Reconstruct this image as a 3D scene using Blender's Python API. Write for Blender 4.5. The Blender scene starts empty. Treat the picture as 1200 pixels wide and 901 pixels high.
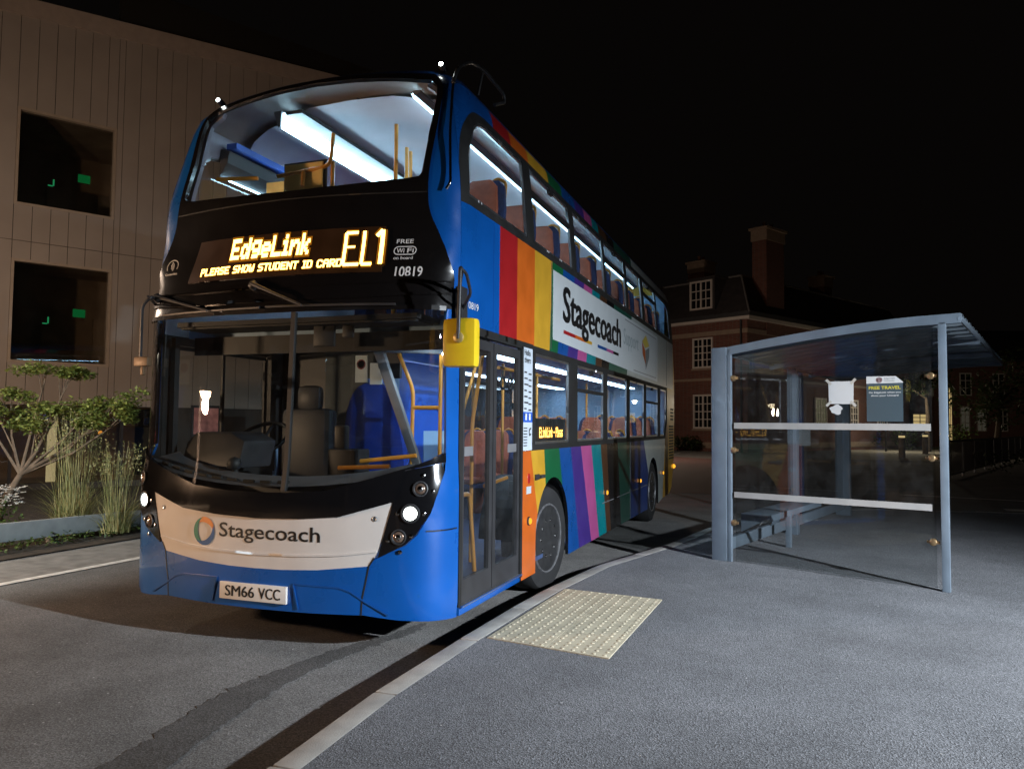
import bpy, bmesh, math, random
import numpy as np
from mathutils import Vector, Matrix, geometry, Euler
random.seed(7)
S = bpy.context.scene
C = S.collection
R = math.radians

# ------------------------------------------------------------------ camera, sky, exposure
cam_d = bpy.data.cameras.new('camera'); cam = bpy.data.objects.new('camera', cam_d); C.objects.link(cam)
yaw, pitch, roll = R(-19.777), R(2.942), R(0.5515)
fw = Vector((math.sin(yaw)*math.cos(pitch), math.cos(yaw)*math.cos(pitch), math.sin(pitch)))
r0 = Vector((math.cos(yaw), -math.sin(yaw), 0)); u0 = r0.cross(fw)
rr = r0*math.cos(roll)+u0*math.sin(roll); uu_ = -r0*math.sin(roll)+u0*math.cos(roll)
M = Matrix((rr, uu_, -fw)).transposed().to_4x4(); M.translation = Vector((3.337, -4.321, 1.498))
cam.matrix_world = M
cam_d.sensor_width = 36; cam_d.lens = 36*912.16/1200; cam_d.clip_start = 0.05; cam_d.clip_end = 600
S.camera = cam
w = bpy.data.worlds.new('World'); S.world = w; w.use_nodes = True
wn = w.node_tree.nodes; wl = w.node_tree.links
bg = wn['Background']; sky = wn.new('ShaderNodeTexSky'); sky.sky_type = 'NISHITA'; sky.sun_disc = False
sky.sun_elevation = R(-6); sky.sun_rotation = R(120)
mixw = wn.new('ShaderNodeMix'); mixw.data_type = 'RGBA'; mixw.blend_type = 'ADD'; mixw.inputs['Factor'].default_value = 1
wl.new(sky.outputs[0], mixw.inputs['A']); mixw.inputs['B'].default_value = (0.036, 0.029, 0.026, 1)
wl.new(mixw.outputs['Result'], bg.inputs[0]); bg.inputs[1].default_value = 0.05
S.view_settings.view_transform = 'Standard'; S.view_settings.look = 'None'
S.view_settings.exposure = 0; S.view_settings.gamma = 1
cy = S.cycles
cy.max_bounces = 9; cy.transparent_max_bounces = 32; cy.diffuse_bounces = 3; cy.glossy_bounces = 4
cy.caustics_reflective = False; cy.caustics_refractive = False; cy.sample_clamp_indirect = 4
cy.use_denoising = True
try: cy.denoiser = 'OPENIMAGEDENOISE'
except Exception: pass

COOL_P, WARM_P, WHITE_P = 6700, 1100, 7500      # lamp powers; the white one is an added fill for the bed

# ------------------------------------------------------------------ materials
def nmat(name):
    m = bpy.data.materials.new(name); m.use_nodes = True
    nt = m.node_tree; return m, nt.nodes, nt.links, nt.nodes['Principled BSDF']
def mat(name, col, rough=.5, metal=0, coat=0, var=.12, scale=6, bump=0, bscale=60, emit=None, es=0, spec=.5):
    m, n, l, p = nmat(name)
    p.inputs['Roughness'].default_value = rough; p.inputs['Metallic'].default_value = metal
    p.inputs['Coat Weight'].default_value = coat; p.inputs['Specular IOR Level'].default_value = spec
    p.inputs['Coat Roughness'].default_value = .06
    tc = n.new('ShaderNodeTexCoord')
    if var > 0:
        nz = n.new('ShaderNodeTexNoise'); nz.inputs['Scale'].default_value = scale; nz.inputs['Detail'].default_value = 5
        l.new(tc.outputs['Object'], nz.inputs['Vector'])
        rp = n.new('ShaderNodeValToRGB'); rp.color_ramp.elements[0].position = .3; rp.color_ramp.elements[1].position = .7
        a = [max(0, c*(1-var)) for c in col]; b = [min(1, c*(1+var)) for c in col]
        rp.color_ramp.elements[0].color = (*a, 1); rp.color_ramp.elements[1].color = (*b, 1)
        l.new(nz.outputs['Fac'], rp.inputs[0]); l.new(rp.outputs[0], p.inputs['Base Color'])
        mr = n.new('ShaderNodeMapRange'); mr.inputs['To Min'].default_value = max(0, rough*.8); mr.inputs['To Max'].default_value = min(1, rough*1.25)
        l.new(nz.outputs['Fac'], mr.inputs['Value']); l.new(mr.outputs[0], p.inputs['Roughness'])
    else:
        p.inputs['Base Color'].default_value = (*col, 1)
    if bump:
        nb = n.new('ShaderNodeTexNoise'); nb.inputs['Scale'].default_value = bscale; nb.inputs['Detail'].default_value = 4
        l.new(tc.outputs['Object'], nb.inputs['Vector'])
        bp = n.new('ShaderNodeBump'); bp.inputs['Strength'].default_value = bump; bp.inputs['Distance'].default_value = .01
        l.new(nb.outputs['Fac'], bp.inputs['Height']); l.new(bp.outputs[0], p.inputs['Normal'])
    if emit:
        p.inputs['Emission Color'].default_value = (*emit, 1); p.inputs['Emission Strength'].default_value = es
    return m
def emat(name, col, s):
    m = bpy.data.materials.new(name); m.use_nodes = True; n = m.node_tree.nodes; n.clear()
    e = n.new('ShaderNodeEmission'); e.inputs[0].default_value = (*col, 1); e.inputs[1].default_value = s
    o = n.new('ShaderNodeOutputMaterial'); m.node_tree.links.new(e.outputs[0], o.inputs[0]); return m
def glass(name, tint=(1, 1, 1), refl=.06, dirt=.02, dirtcol=(.5, .5, .5), dscale=4, rough=.0):
    m = bpy.data.materials.new(name); m.use_nodes = True; nt = m.node_tree; n = nt.nodes; l = nt.links; n.clear()
    tr = n.new('ShaderNodeBsdfTransparent'); tr.inputs[0].default_value = (*tint, 1)
    gl = n.new('ShaderNodeBsdfGlossy'); gl.inputs['Roughness'].default_value = rough
    g = n.new('ShaderNodeNewGeometry')
    dt = n.new('ShaderNodeVectorMath'); dt.operation = 'DOT_PRODUCT'
    l.new(g.outputs['Normal'], dt.inputs[0]); l.new(g.outputs['Incoming'], dt.inputs[1])
    def mth(op, a, b=None):
        x = n.new('ShaderNodeMath'); x.operation = op
        for i, v in enumerate((a, b)):
            if v is None: continue
            if isinstance(v, (int, float)): x.inputs[i].default_value = v
            else: l.new(v, x.inputs[i])
        return x.outputs[0]
    ab = mth('ABSOLUTE', dt.outputs['Value']); om = mth('SUBTRACT', 1.0, ab); pw = mth('POWER', om, 5.0)
    fr = mth('ADD', mth('MULTIPLY', pw, 1-refl), refl)
    mx = n.new('ShaderNodeMixShader'); l.new(fr, mx.inputs[0]); l.new(tr.outputs[0], mx.inputs[1]); l.new(gl.outputs[0], mx.inputs[2])
    df = n.new('ShaderNodeBsdfDiffuse'); df.inputs[0].default_value = (*dirtcol, 1)
    tc = n.new('ShaderNodeTexCoord'); nz = n.new('ShaderNodeTexNoise'); nz.inputs['Scale'].default_value = dscale; nz.inputs['Detail'].default_value = 8
    nz.inputs['Roughness'].default_value = .7
    l.new(tc.outputs['Object'], nz.inputs['Vector'])
    mr = n.new('ShaderNodeMapRange'); mr.inputs['From Min'].default_value = .4; mr.inputs['From Max'].default_value = .75
    mr.inputs['To Min'].default_value = dirt*.35; mr.inputs['To Max'].default_value = dirt*2.2
    l.new(nz.outputs['Fac'], mr.inputs['Value'])
    m2 = n.new('ShaderNodeMixShader'); l.new(mr.outputs[0], m2.inputs[0]); l.new(mx.outputs[0], m2.inputs[1]); l.new(df.outputs[0], m2.inputs[2])
    o = n.new('ShaderNodeOutputMaterial'); l.new(m2.outputs[0], o.inputs[0]); return m
def asphalt(name, dark, light, scale=240, bump=.6, patch=.25, chips=True):
    m, n, l, p = nmat(name); tc = n.new('ShaderNodeTexCoord')
    p.inputs['Roughness'].default_value = .82; p.inputs['Specular IOR Level'].default_value = .35; p.inputs['Diffuse Roughness'].default_value = .8
    v = n.new('ShaderNodeTexVoronoi'); v.inputs['Scale'].default_value = scale*.55; l.new(tc.outputs['Object'], v.inputs['Vector'])
    nz = n.new('ShaderNodeTexNoise'); nz.inputs['Scale'].default_value = scale*.4; nz.inputs['Detail'].default_value = 4; nz.inputs['Roughness'].default_value = .75
    l.new(tc.outputs['Object'], nz.inputs['Vector'])
    big = n.new('ShaderNodeTexNoise'); big.inputs['Scale'].default_value = 1.1; big.inputs['Detail'].default_value = 6; big.inputs['Roughness'].default_value = .65
    l.new(tc.outputs['Object'], big.inputs['Vector'])
    rp = n.new('ShaderNodeValToRGB'); e = rp.color_ramp.elements
    e[0].position = .32; e[0].color = (*dark, 1); e[1].position = .68; e[1].color = (*light, 1)
    l.new(nz.outputs['Fac'], rp.inputs[0])
    # per-stone tint from the voronoi cell colour
    sep = n.new('ShaderNodeSeparateColor'); l.new(v.outputs['Color'], sep.inputs[0])
    mr = n.new('ShaderNodeMapRange'); mr.inputs['To Min'].default_value = .66; mr.inputs['To Max'].default_value = 1.36
    l.new(sep.outputs[0], mr.inputs['Value'])
    mul = n.new('ShaderNodeMix'); mul.data_type = 'RGBA'; mul.blend_type = 'MULTIPLY'; mul.inputs['Factor'].default_value = 1
    l.new(rp.outputs[0], mul.inputs['A']); l.new(mr.outputs[0], mul.inputs['B'])
    mr2 = n.new('ShaderNodeMapRange'); mr2.inputs['From Min'].default_value = .3; mr2.inputs['From Max'].default_value = .7
    mr2.inputs['To Min'].default_value = 1-patch; mr2.inputs['To Max'].default_value = 1+patch; l.new(big.outputs['Fac'], mr2.inputs['Value'])
    mul2 = n.new('ShaderNodeMix'); mul2.data_type = 'RGBA'; mul2.blend_type = 'MULTIPLY'; mul2.inputs['Factor'].default_value = 1
    l.new(mul.outputs['Result'], mul2.inputs['A']); l.new(mr2.outputs[0], mul2.inputs['B'])
    last = mul2.outputs['Result']
    if chips:   # scattered pale stones
        v2 = n.new('ShaderNodeTexVoronoi'); v2.inputs['Scale'].default_value = 9; l.new(tc.outputs['Object'], v2.inputs['Vector'])
        lt = n.new('ShaderNodeMath'); lt.operation = 'LESS_THAN'; lt.inputs[1].default_value = .05; l.new(v2.outputs['Distance'], lt.inputs[0])
        mc = n.new('ShaderNodeMix'); mc.data_type = 'RGBA'; l.new(lt.outputs[0], mc.inputs['Factor']); l.new(last, mc.inputs['A']); mc.inputs['B'].default_value = (.34, .33, .32, 1)
        last = mc.outputs['Result']
    l.new(last, p.inputs['Base Color'])
    bp = n.new('ShaderNodeBump'); bp.inputs['Strength'].default_value = bump; bp.inputs['Distance'].default_value = .006
    ad = n.new('ShaderNodeMath'); ad.operation = 'ADD'; l.new(nz.outputs['Fac'], ad.inputs[0]); l.new(v.outputs['Distance'], ad.inputs[1])
    l.new(ad.outputs[0], bp.inputs['Height']); l.new(bp.outputs[0], p.inputs['Normal'])
    return m
def brickmat(name, a, b, mortar):
    m, n, l, p = nmat(name); tc = n.new('ShaderNodeTexCoord'); p.inputs['Roughness'].default_value = .9
    sp = n.new('ShaderNodeSeparateXYZ'); l.new(tc.outputs['Object'], sp.inputs[0])
    ad = n.new('ShaderNodeMath'); ad.operation = 'ADD'; l.new(sp.outputs[0], ad.inputs[0]); l.new(sp.outputs[1], ad.inputs[1])
    cb = n.new('ShaderNodeCombineXYZ'); l.new(ad.outputs[0], cb.inputs[0]); l.new(sp.outputs[2], cb.inputs[1])
    bt = n.new('ShaderNodeTexBrick'); l.new(cb.outputs[0], bt.inputs['Vector']); bt.inputs['Scale'].default_value = 1
    bt.inputs['Brick Width'].default_value = .225; bt.inputs['Row Height'].default_value = .075; bt.inputs['Mortar Size'].default_value = .012
    bt.inputs['Color1'].default_value = (*a, 1); bt.inputs['Color2'].default_value = (*b, 1); bt.inputs['Mortar'].default_value = (*mortar, 1)
    l.new(bt.outputs[0], p.inputs['Base Color']); return m

m_blue = mat('blue_paint', (.003, .085, .36), .28, coat=.6, bump=.05, bscale=2.6, var=.10, scale=3)
m_blue2 = mat('mid_blue_paint', (.006, .07, .28), .28, coat=.6, bump=.05, bscale=2.6, var=.10)
m_stripes = [m_blue,
    mat('red_paint', (.36, .014, .017), .3, coat=.5, bump=.05, bscale=2.6, var=.10), mat('orange_paint', (.58, .12, .014), .3, coat=.5, bump=.05, bscale=2.6, var=.10),
    mat('yellow_paint', (.58, .32, .028), .3, coat=.5, bump=.05, bscale=2.6, var=.10), mat('green_paint', (.008, .11, .04), .3, coat=.5, bump=.05, bscale=2.6, var=.10),
    m_blue2, mat('purple_paint', (.055, .028, .20), .3, coat=.5, bump=.05, bscale=2.6, var=.10),
    mat('pink_paint', (.42, .08, .25), .3, coat=.5, bump=.05, bscale=2.6, var=.10), mat('teal_paint', (.0, .19, .22), .3, coat=.5, bump=.05, bscale=2.6, var=.10),
    mat('brown_paint', (.07, .03, .014), .3, coat=.5, var=.10), mat('black_paint', (.008, .008, .009), .25, coat=.6, var=.10),
    mat('dark_green_paint', (.012, .085, .06), .3, coat=.5, var=.10), mat('navy_paint', (.012, .045, .19), .3, coat=.5, var=.10),
    mat('grey_white_paint', (.46, .50, .48), .3, coat=.5, bump=.05, bscale=2.6, var=.10)]
m_yellow_rear = mat('ochre_paint', (.62, .34, .04), .32, coat=.4, var=.08)
m_white = mat('white_paint', (.64, .61, .58), .3, coat=.5, var=.04)
m_banner = mat('banner_vinyl', (.50, .54, .56), .35, var=.03)
m_black = mat('gloss_black', (.006, .006, .007), .12, coat=.8, var=.1)
m_mask = mat('satin_black', (.007, .006, .006), .22, coat=.5, var=.1)
m_rubber = mat('rubber', (.012, .012, .012), .6, var=.2)
m_tyre = mat('tyre_rubber', (.018, .018, .019), .75, var=.25, bump=.2, bscale=90)
m_alu = mat('aluminium', (.55, .57, .6), .35, metal=1, var=.1)
m_steel = mat('wheel_steel', (.035, .035, .036), .4, metal=.3, var=.25, scale=20)
m_chrome = mat('chrome', (.6, .6, .6), .12, metal=1, var=.05)
m_dash = mat('dash_grey', (.11, .11, .115), .5, var=.15, spec=.3); m_cab = mat('cab_black_plastic', (.022, .022, .024), .45, var=.25, spec=.25)
m_dkgrey = mat('dark_grey_plastic', (.03, .03, .033), .45, var=.2)
m_grey = mat('grey_plastic', (.16, .16, .17), .5, var=.15)
m_lining = mat('lilac_lining', (.42, .41, .48), .5, var=.06); m_ceil = mat('gloss_ceiling', (.62, .60, .69), .3, coat=.25, var=.05)
m_lining2 = mat('pale_blue_lining', (.26, .42, .62), .5, var=.06)
m_bluepan = mat('blue_panel', (.01, .10, .55), .35, var=.1)
m_bluegloss = mat('moulded_blue', (.013, .05, .36), .14, coat=.7, var=.15)
m_orange = mat('orange_rail', (.72, .30, .035), .35, var=.1)
m_terra = mat('terracotta_leather', (.42, .11, .055), .42, var=.2, scale=12, bump=.15, bscale=40)
m_seatblue = mat('navy_moquette', (.02, .035, .11), .8, var=.3, scale=30)
m_wood = mat('ochre_panel', (.80, .54, .16), .5, var=.15)
m_floor = mat('bus_floor', (.05, .08, .17), .5, var=.25)
m_mirror_y = mat('yellow_mirror_shell', (.78, .55, .02), .35, var=.08, bump=.05)
m_winglass = glass('side_glass', (.86, .93, .96), .09, .012, dscale=5)
m_wsglass = glass('windscreen_glass', (.80, .83, .82), .09, .009, (.5, .45, .4), 7)
m_upglass = glass('upper_windscreen_glass', (.95, .97, .98), .05, .012, (.55, .6, .6), 9)
m_doorglass = glass('door_glass', (.55, .58, .6), .08, .015)
m_shglass = glass('shelter_glass', (.68, .70, .70), .035, .022, (.35, .34, .33), 9)
m_led = emat('amber_led', (1.0, .52, .10), 9.0)
m_ledhalo = emat('painted_led_glow', (1.0, .34, .02), .30)  # glow round the LEDs, painted as larger dim emissive quads
m_ledpanel = mat('led_panel', (.035, .014, .004), .4, var=.2)
m_striplight = emat('cool_strip_light', (.50, .82, 1.0), 21)
m_striplow = emat('cool_lower_light', (.62, .82, 1.0), 15)
m_headlit = emat('headlamp_lit', (.92, 1.0, .95), 14)
m_lens = mat('lamp_lens', (.25, .17, .13), .08, metal=.6, var=.2)
m_amber = emat('amber_lamp', (1.0, .42, .03), 1.6)
m_red = emat('tail_lamp', (1.0, .02, .02), 8)
m_text = mat('black_lettering', (.008, .008, .009), .4, var=0)
m_wtext = mat('white_lettering', (.75, .75, .75), .4, var=0)
m_plate = mat('plate_white', (.72, .70, .66), .35, var=.04)

# ------------------------------------------------------------------ mesh helpers
ORG = {}
class MB:
    def __init__(s): s.v = []; s.f = []; s.m = []; s.mi = 0
    def add(s, vs, fs, mi=None):
        o = len(s.v); s.v += [Vector(p) for p in vs]; s.f += [tuple(i+o for i in f) for f in fs]
        s.m += [s.mi if mi is None else mi]*len(fs)
        return s
    def box(s, lo, hi, mx=None, mi=None):
        x0, y0, z0 = lo; x1, y1, z1 = hi
        vs = [Vector(p) for p in ((x0,y0,z0),(x1,y0,z0),(x1,y1,z0),(x0,y1,z0),(x0,y0,z1),(x1,y0,z1),(x1,y1,z1),(x0,y1,z1))]
        if mx is not None: vs = [mx @ p for p in vs]
        return s.add(vs, [(0,3,2,1),(4,5,6,7),(0,1,5,4),(1,2,6,5),(2,3,7,6),(3,0,4,7)], mi)
    def prism(s, poly, d, mi=None):          # planar 3D polygon swept by vector d
        n = len(poly); a = [Vector(p) for p in poly]; b = [p+Vector(d) for p in a]
        fs = [tuple(range(n))[::-1], tuple(range(n, 2*n))]+[(i, (i+1) % n, n+(i+1) % n, n+i) for i in range(n)]
        return s.add(a+b, fs, mi)
    def tube(s, pts, r, n=8, mi=None, cap=True):
        pts = [Vector(p) for p in pts]; rings = []; rs = r if isinstance(r, (list, tuple)) else [r]*len(pts)
        t = (pts[1]-pts[0]).normalized(); a = t.orthogonal().normalized()
        for i, p in enumerate(pts):
            t2 = (pts[min(i+1, len(pts)-1)]-pts[max(i-1, 0)]).normalized()
            a = (a - t2*a.dot(t2)).normalized(); b = t2.cross(a)
            rings.append([p+(a*math.cos(2*math.pi*k/n)+b*math.sin(2*math.pi*k/n))*rs[i] for k in range(n)])
        vs = [p for q in rings for p in q]; fs = []
        for i in range(len(pts)-1):
            for k in range(n): fs.append((i*n+k, i*n+(k+1) % n, (i+1)*n+(k+1) % n, (i+1)*n+k))
        if cap: fs += [tuple(range(n))[::-1], tuple(range((len(pts)-1)*n, len(pts)*n))]
        return s.add(vs, fs, mi)
    def lathe(s, prof, mx, n=32, mi=None, mis=None):     # prof: (radius, height) about local Z
        vs = []; fs = []; mm = []
        for r, h in prof:
            vs += [mx @ Vector((r*math.cos(2*math.pi*k/n), r*math.sin(2*math.pi*k/n), h)) for k in range(n)]
        for i in range(len(prof)-1):
            for k in range(n): fs.append((i*n+k, i*n+(k+1) % n, (i+1)*n+(k+1) % n, (i+1)*n+k))
        if prof[0][0] > 1e-4: fs.append(tuple(range(n))[::-1])
        if prof[-1][0] > 1e-4: fs.append(tuple(range((len(prof)-1)*n, len(prof)*n)))
        return s.add(vs, fs, mi)
    def build(s, name, mats, parent=None, smooth=40, recalc=True, bevel=0):
        me = bpy.data.meshes.new(name); org = ORG.get(parent.name, Vector()) if parent else Vector()
        me.from_pydata([p-org for p in s.v], [], s.f)
        mats = mats if isinstance(mats, (list, tuple)) else [mats]
        for m in mats: me.materials.append(m)
        me.polygons.foreach_set('material_index', s.m)
        if recalc or bevel:
            bm = bmesh.new(); bm.from_mesh(me); bmesh.ops.remove_doubles(bm, verts=bm.verts, dist=1e-5)
            if recalc: bmesh.ops.recalc_face_normals(bm, faces=bm.faces)
            if bevel:
                es = [e for e in bm.edges if len(e.link_faces) == 2 and e.calc_face_angle(0) > .6]
                bmesh.ops.bevel(bm, geom=es, offset=bevel, segments=2, affect='EDGES', profile=.6)
            bm.to_mesh(me); bm.free()
        me.update()
        if smooth:
            me.polygons.foreach_set('use_smooth', [True]*len(me.polygons)); me.set_sharp_from_angle(angle=R(smooth))
        o = bpy.data.objects.new(name, me); C.objects.link(o)
        if parent: o.parent = parent; ORG[o.name] = org
        return o
def tag(o, label=None, cat=None, group=None, kind=None):
    for k, v in (('label', label), ('category', cat), ('group', group), ('kind', kind)):
        if v: o[k] = v
    return o
def thing(name, loc, label, cat, group=None):
    o = bpy.data.objects.new(name, None); C.objects.link(o); o.location = loc; o.empty_display_size = .2
    ORG[o.name] = Vector(loc); return tag(o, label, cat, group)
def struct(o, label=None): o['kind'] = 'structure'; 
def fillet(pts, r, n=5):
    pts = [Vector(p) for p in pts]; out = [pts[0]]
    for a, b, c in zip(pts, pts[1:], pts[2:]):
        d1 = (a-b); d2 = (c-b); k = min(r, d1.length*.45, d2.length*.45); p0 = b+d1.normalized()*k; p1 = b+d2.normalized()*k
        for i in range(n+1):
            t = i/n; out.append(p0*(1-t)**2+b*2*t*(1-t)+p1*t*t)
    return out+[pts[-1]]
def basis(o, x, y, z):
    m = Matrix((Vector(x), Vector(y), Vector(z))).transposed().to_4x4(); m.translation = Vector(o); return m

# ------------------------------------------------------------------ body surface of the bus (front wraps into the sides)
def pchip(xs, ys):
    xs = np.array(xs, float); ys = np.array(ys, float); h = np.diff(xs); d = np.diff(ys)/h; m = np.zeros_like(xs)
    m[0] = d[0]; m[-1] = d[-1]
    for i in range(1, len(xs)-1):
        if d[i-1]*d[i] > 0:
            w1 = 2*h[i]+h[i-1]; w2 = h[i]+2*h[i-1]; m[i] = (w1+w2)/(w1/d[i-1]+w2/d[i])
    gx = np.linspace(xs[0], xs[-1], 1500); out = []
    for x in gx:
        i = min(int(np.searchsorted(xs, x, side='right'))-1, len(h)-1); t = (x-xs[i])/h[i]
        out.append((2*t**3-3*t*t+1)*ys[i]+(t**3-2*t*t+t)*h[i]*m[i]+(-2*t**3+3*t*t)*ys[i+1]+(t**3-t*t)*h[i]*m[i+1])
    lo, hi = xs[0], xs[-1]; k = 1499/(hi-lo)
    def f(x):
        u = (min(max(x, lo), hi)-lo)*k; i = min(int(u), 1498); return out[i]+(out[i+1]-out[i])*(u-i)
    return f
TBX = [0,.24,.47,.67,.80,.88,.935,.97,.99,1.0]
bowA = pchip(TBX, [0,.01,.04,.085,.13,.175,.24,.32,.39,.48]); bowB = pchip(TBX, [0,.01,.04,.085,.12,.14,.165,.20,.25,.33])
fQ = pchip([.2,.35,1.1,1.25,2.3,2.7,3.9,4.05,4.2], [.1,.3,.3,.1,.15,1,1,.6,.6])
fy0 = pchip([.2,.3,.6,.95,1.28,1.8,2.28,2.36,2.46,2.52,2.82,3.1,3.5,3.93,4.06,4.13,4.17,4.19], [.02,-.02,-.02,-.02,.01,.02,.03,.05,.10,.115,.19,.21,.33,.48,.57,.68,.85,1.15])
fW = pchip([.2,2.0,2.95,3.4,3.75,3.85,3.95,4.03,4.10,4.16,4.19], [1.27,1.27,1.27,1.245,1.205,1.185,1.13,1.03,.85,.5,.02])
fD = pchip([.2,2.9,3.8,4.2], [1,1,.8,.6])
_t = np.linspace(0, 1, 401); _y = np.interp(_t, TBX, [0,.01,.04,.085,.13,.175,.24,.32,.39,.48])
AL = np.concatenate([[0], np.cumsum(np.hypot(np.diff(_t*1.27), np.diff(_y)))]); S0 = float(AL[-1])
def bow(t, z): q = fQ(z); return (1-q)*bowA(t)+q*bowB(t)
def yc(z): return fy0(z)+fD(z)*bow(1, z)
def Bs(s, z):
    a = abs(s); sg = 1 if s >= 0 else -1
    if a <= S0:
        t = float(np.interp(a, AL, _t)); return Vector((sg*t*fW(z), fy0(z)+fD(z)*bow(t, z), z))
    return Vector((sg*fW(z), yc(z)+a-S0, z))
def Bq(q, z): return Bs(S0+q-yc(z), z)                 # nearside, unrolled along y
def Bo(q, z): return Bs(-(S0+q-yc(z)), z)              # offside
def sq(q, z): return S0+q-yc(z)
def normal(f, u, v):
    e = .004; p = f(u, v); du = f(u+e, v)-f(u-e, v); dv = f(u, min(v+e, 4.189))-f(u, v-e); n = du.cross(dv)
    if n.length < 1e-9: return Vector((0, 0, 1))
    n.normalize(); ref = p-Vector((0, min(max(p.y, 1.4), 9.0), 2.1))
    return n if n.dot(ref) >= 0 else -n
def dens(poly, step, closed=True):
    out = []; n = len(poly)
    for i in range(n if closed else n-1):
        a = poly[i]; b = poly[(i+1) % n]; k = max(1, int(math.hypot(b[0]-a[0], b[1]-a[1])/step))
        out += [(a[0]+(b[0]-a[0])*j/k, a[1]+(b[1]-a[1])*j/k) for j in range(k)]
    if not closed: out.append(tuple(poly[-1]))
    return out
def inside(P, poly):
    x, y = P[:, 0], P[:, 1]; r = np.zeros(len(P), bool); n = len(poly)
    for i in range(n):
        x1, y1 = poly[i]; x2, y2 = poly[(i+1) % n]
        if y1 == y2: continue
        c = ((y1 > y) != (y2 > y)) & (x < (x2-x1)*(y-y1)/(y2-y1)+x1); r ^= c
    return r
def smooth2(pts, n=4, closed=True):       # Catmull-Rom through points
    out = []; N = len(pts)
    for i in range(N if closed else N-1):
        p = [pts[(i+k) % N] if closed else pts[min(max(i+k, 0), N-1)] for k in (-1, 0, 1, 2)]
        for j in range(n):
            t = j/n
            out.append(tuple(.5*((2*p[1][d])+(-p[0][d]+p[2][d])*t+(2*p[0][d]-5*p[1][d]+4*p[2][d]-p[3][d])*t*t+(-p[0][d]+3*p[1][d]-3*p[2][d]+p[3][d])*t**3) for d in (0, 1)))
    if not closed: out.append(tuple(pts[-1]))
    return out
def patch(mb, f, outer, holes=(), lines=(), step=.09, off=0., thick=0., matf=None, inner_mi=None, edge=.05):
    loops = [dens(outer, edge)]+[dens(h, edge) for h in holes]
    P = []; E = []
    for L in loops:
        b = len(P); P += L; E += [(b+i, b+(i+1) % len(L)) for i in range(len(L))]
    for ln in lines:
        L = dens(ln, edge, False); b = len(P); P += L; E += [(b+i, b+i+1) for i in range(len(L)-1)]
    bp = np.array(P); xs = bp[:, 0]; ys = bp[:, 1]
    G = np.array([(x+(.5*step if j % 2 else 0), y) for j, y in enumerate(np.arange(ys.min()+step/2, ys.max(), step)) for x in np.arange(xs.min()+step/2, xs.max(), step)])
    if len(G):
        ok = inside(G, loops[0])
        for h in loops[1:]: ok &= ~inside(G, h)
        G = G[ok]
        if len(G):
            d = np.min(np.hypot(G[:, None, 0]-bp[None, :, 0], G[:, None, 1]-bp[None, :, 1]), axis=1); G = G[d > step*.4]
            P = P+[tuple(g) for g in G]
    vs, es, fs = geometry.delaunay_2d_cdt([Vector(p) for p in P], E, [], 0, 1e-6)[:3]
    cen = np.array([[sum(vs[i][0] for i in t)/len(t), sum(vs[i][1] for i in t)/len(t)] for t in fs])
    ok = inside(cen, loops[0])
    for h in loops[1:]: ok &= ~inside(cen, h)
    keep = [(t, c) for t, c, k in zip(fs, cen, ok) if k]
    used = sorted({i for t, _ in keep for i in t}); ix = {v: i for i, v in enumerate(used)}
    front = []; back = []
    for i in used:
        u, v = vs[i]; p = f(u, v); n = normal(f, u, v); front.append(p+n*off); back.append(p+n*(off-thick))
    F = []; MI = []
    for t, c in keep:
        t = [ix[i] for i in t]; a, b, d = (front[i] for i in t[:3]); n = (b-a).cross(d-a); nn = normal(f, c[0], c[1])
        if n.dot(nn) < 0: t = t[::-1]
        F.append(tuple(t)); MI.append(matf(c[0], c[1]) if matf else mb.mi)
    o = len(mb.v)
    mb.v += front; mb.f += [tuple(i+o for i in t) for t in F]; mb.m += MI
    if thick:
        k = len(front); mb.v += back
        mb.f += [tuple(i+o+k for i in t[::-1]) for t in F]; mb.m += [inner_mi if inner_mi is not None else m for m in MI]
        cnt = {}
        for t in F:
            for a, b in zip(t, t[1:]+t[:1]): cnt[(a, b)] = 1
        for (a, b) in cnt:
            if (b, a) not in cnt: mb.f.append((b+o, a+o, a+o+k, b+o+k)); mb.m.append(mb.mi)
    return mb
def surf(name, f, outer, mats, parent, **kw):
    mb = MB(); patch(mb, f, outer, **kw); return mb.build(name, mats, parent, recalc=False, smooth=35)
_txt = {}
def text2d(s, bold=0.0):
    key = (s, bold)
    if key in _txt: return _txt[key]
    cu = bpy.data.curves.new('t', 'FONT'); cu.body = s; cu.offset = bold; cu.resolution_u = 3; cu.fill_mode = 'FRONT'
    o = bpy.data.objects.new('t', cu); C.objects.link(o); dg = bpy.context.evaluated_depsgraph_get(); dg.update()
    me = bpy.data.meshes.new_from_object(o.evaluated_get(dg)); vs = [(v.co.x, v.co.y) for v in me.vertices]; fs = [tuple(p.vertices) for p in me.polygons]
    bpy.data.objects.remove(o); bpy.data.curves.remove(cu); bpy.data.meshes.remove(me)
    x0 = min(v[0] for v in vs); x1 = max(v[0] for v in vs); y0 = min(v[1] for v in vs); y1 = max(v[1] for v in vs)
    _txt[key] = ([((x-x0)/(x1-x0), (y-y0)/(y1-y0)) for x, y in vs], fs, (x1-x0)/(y1-y0)); return _txt[key]
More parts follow.
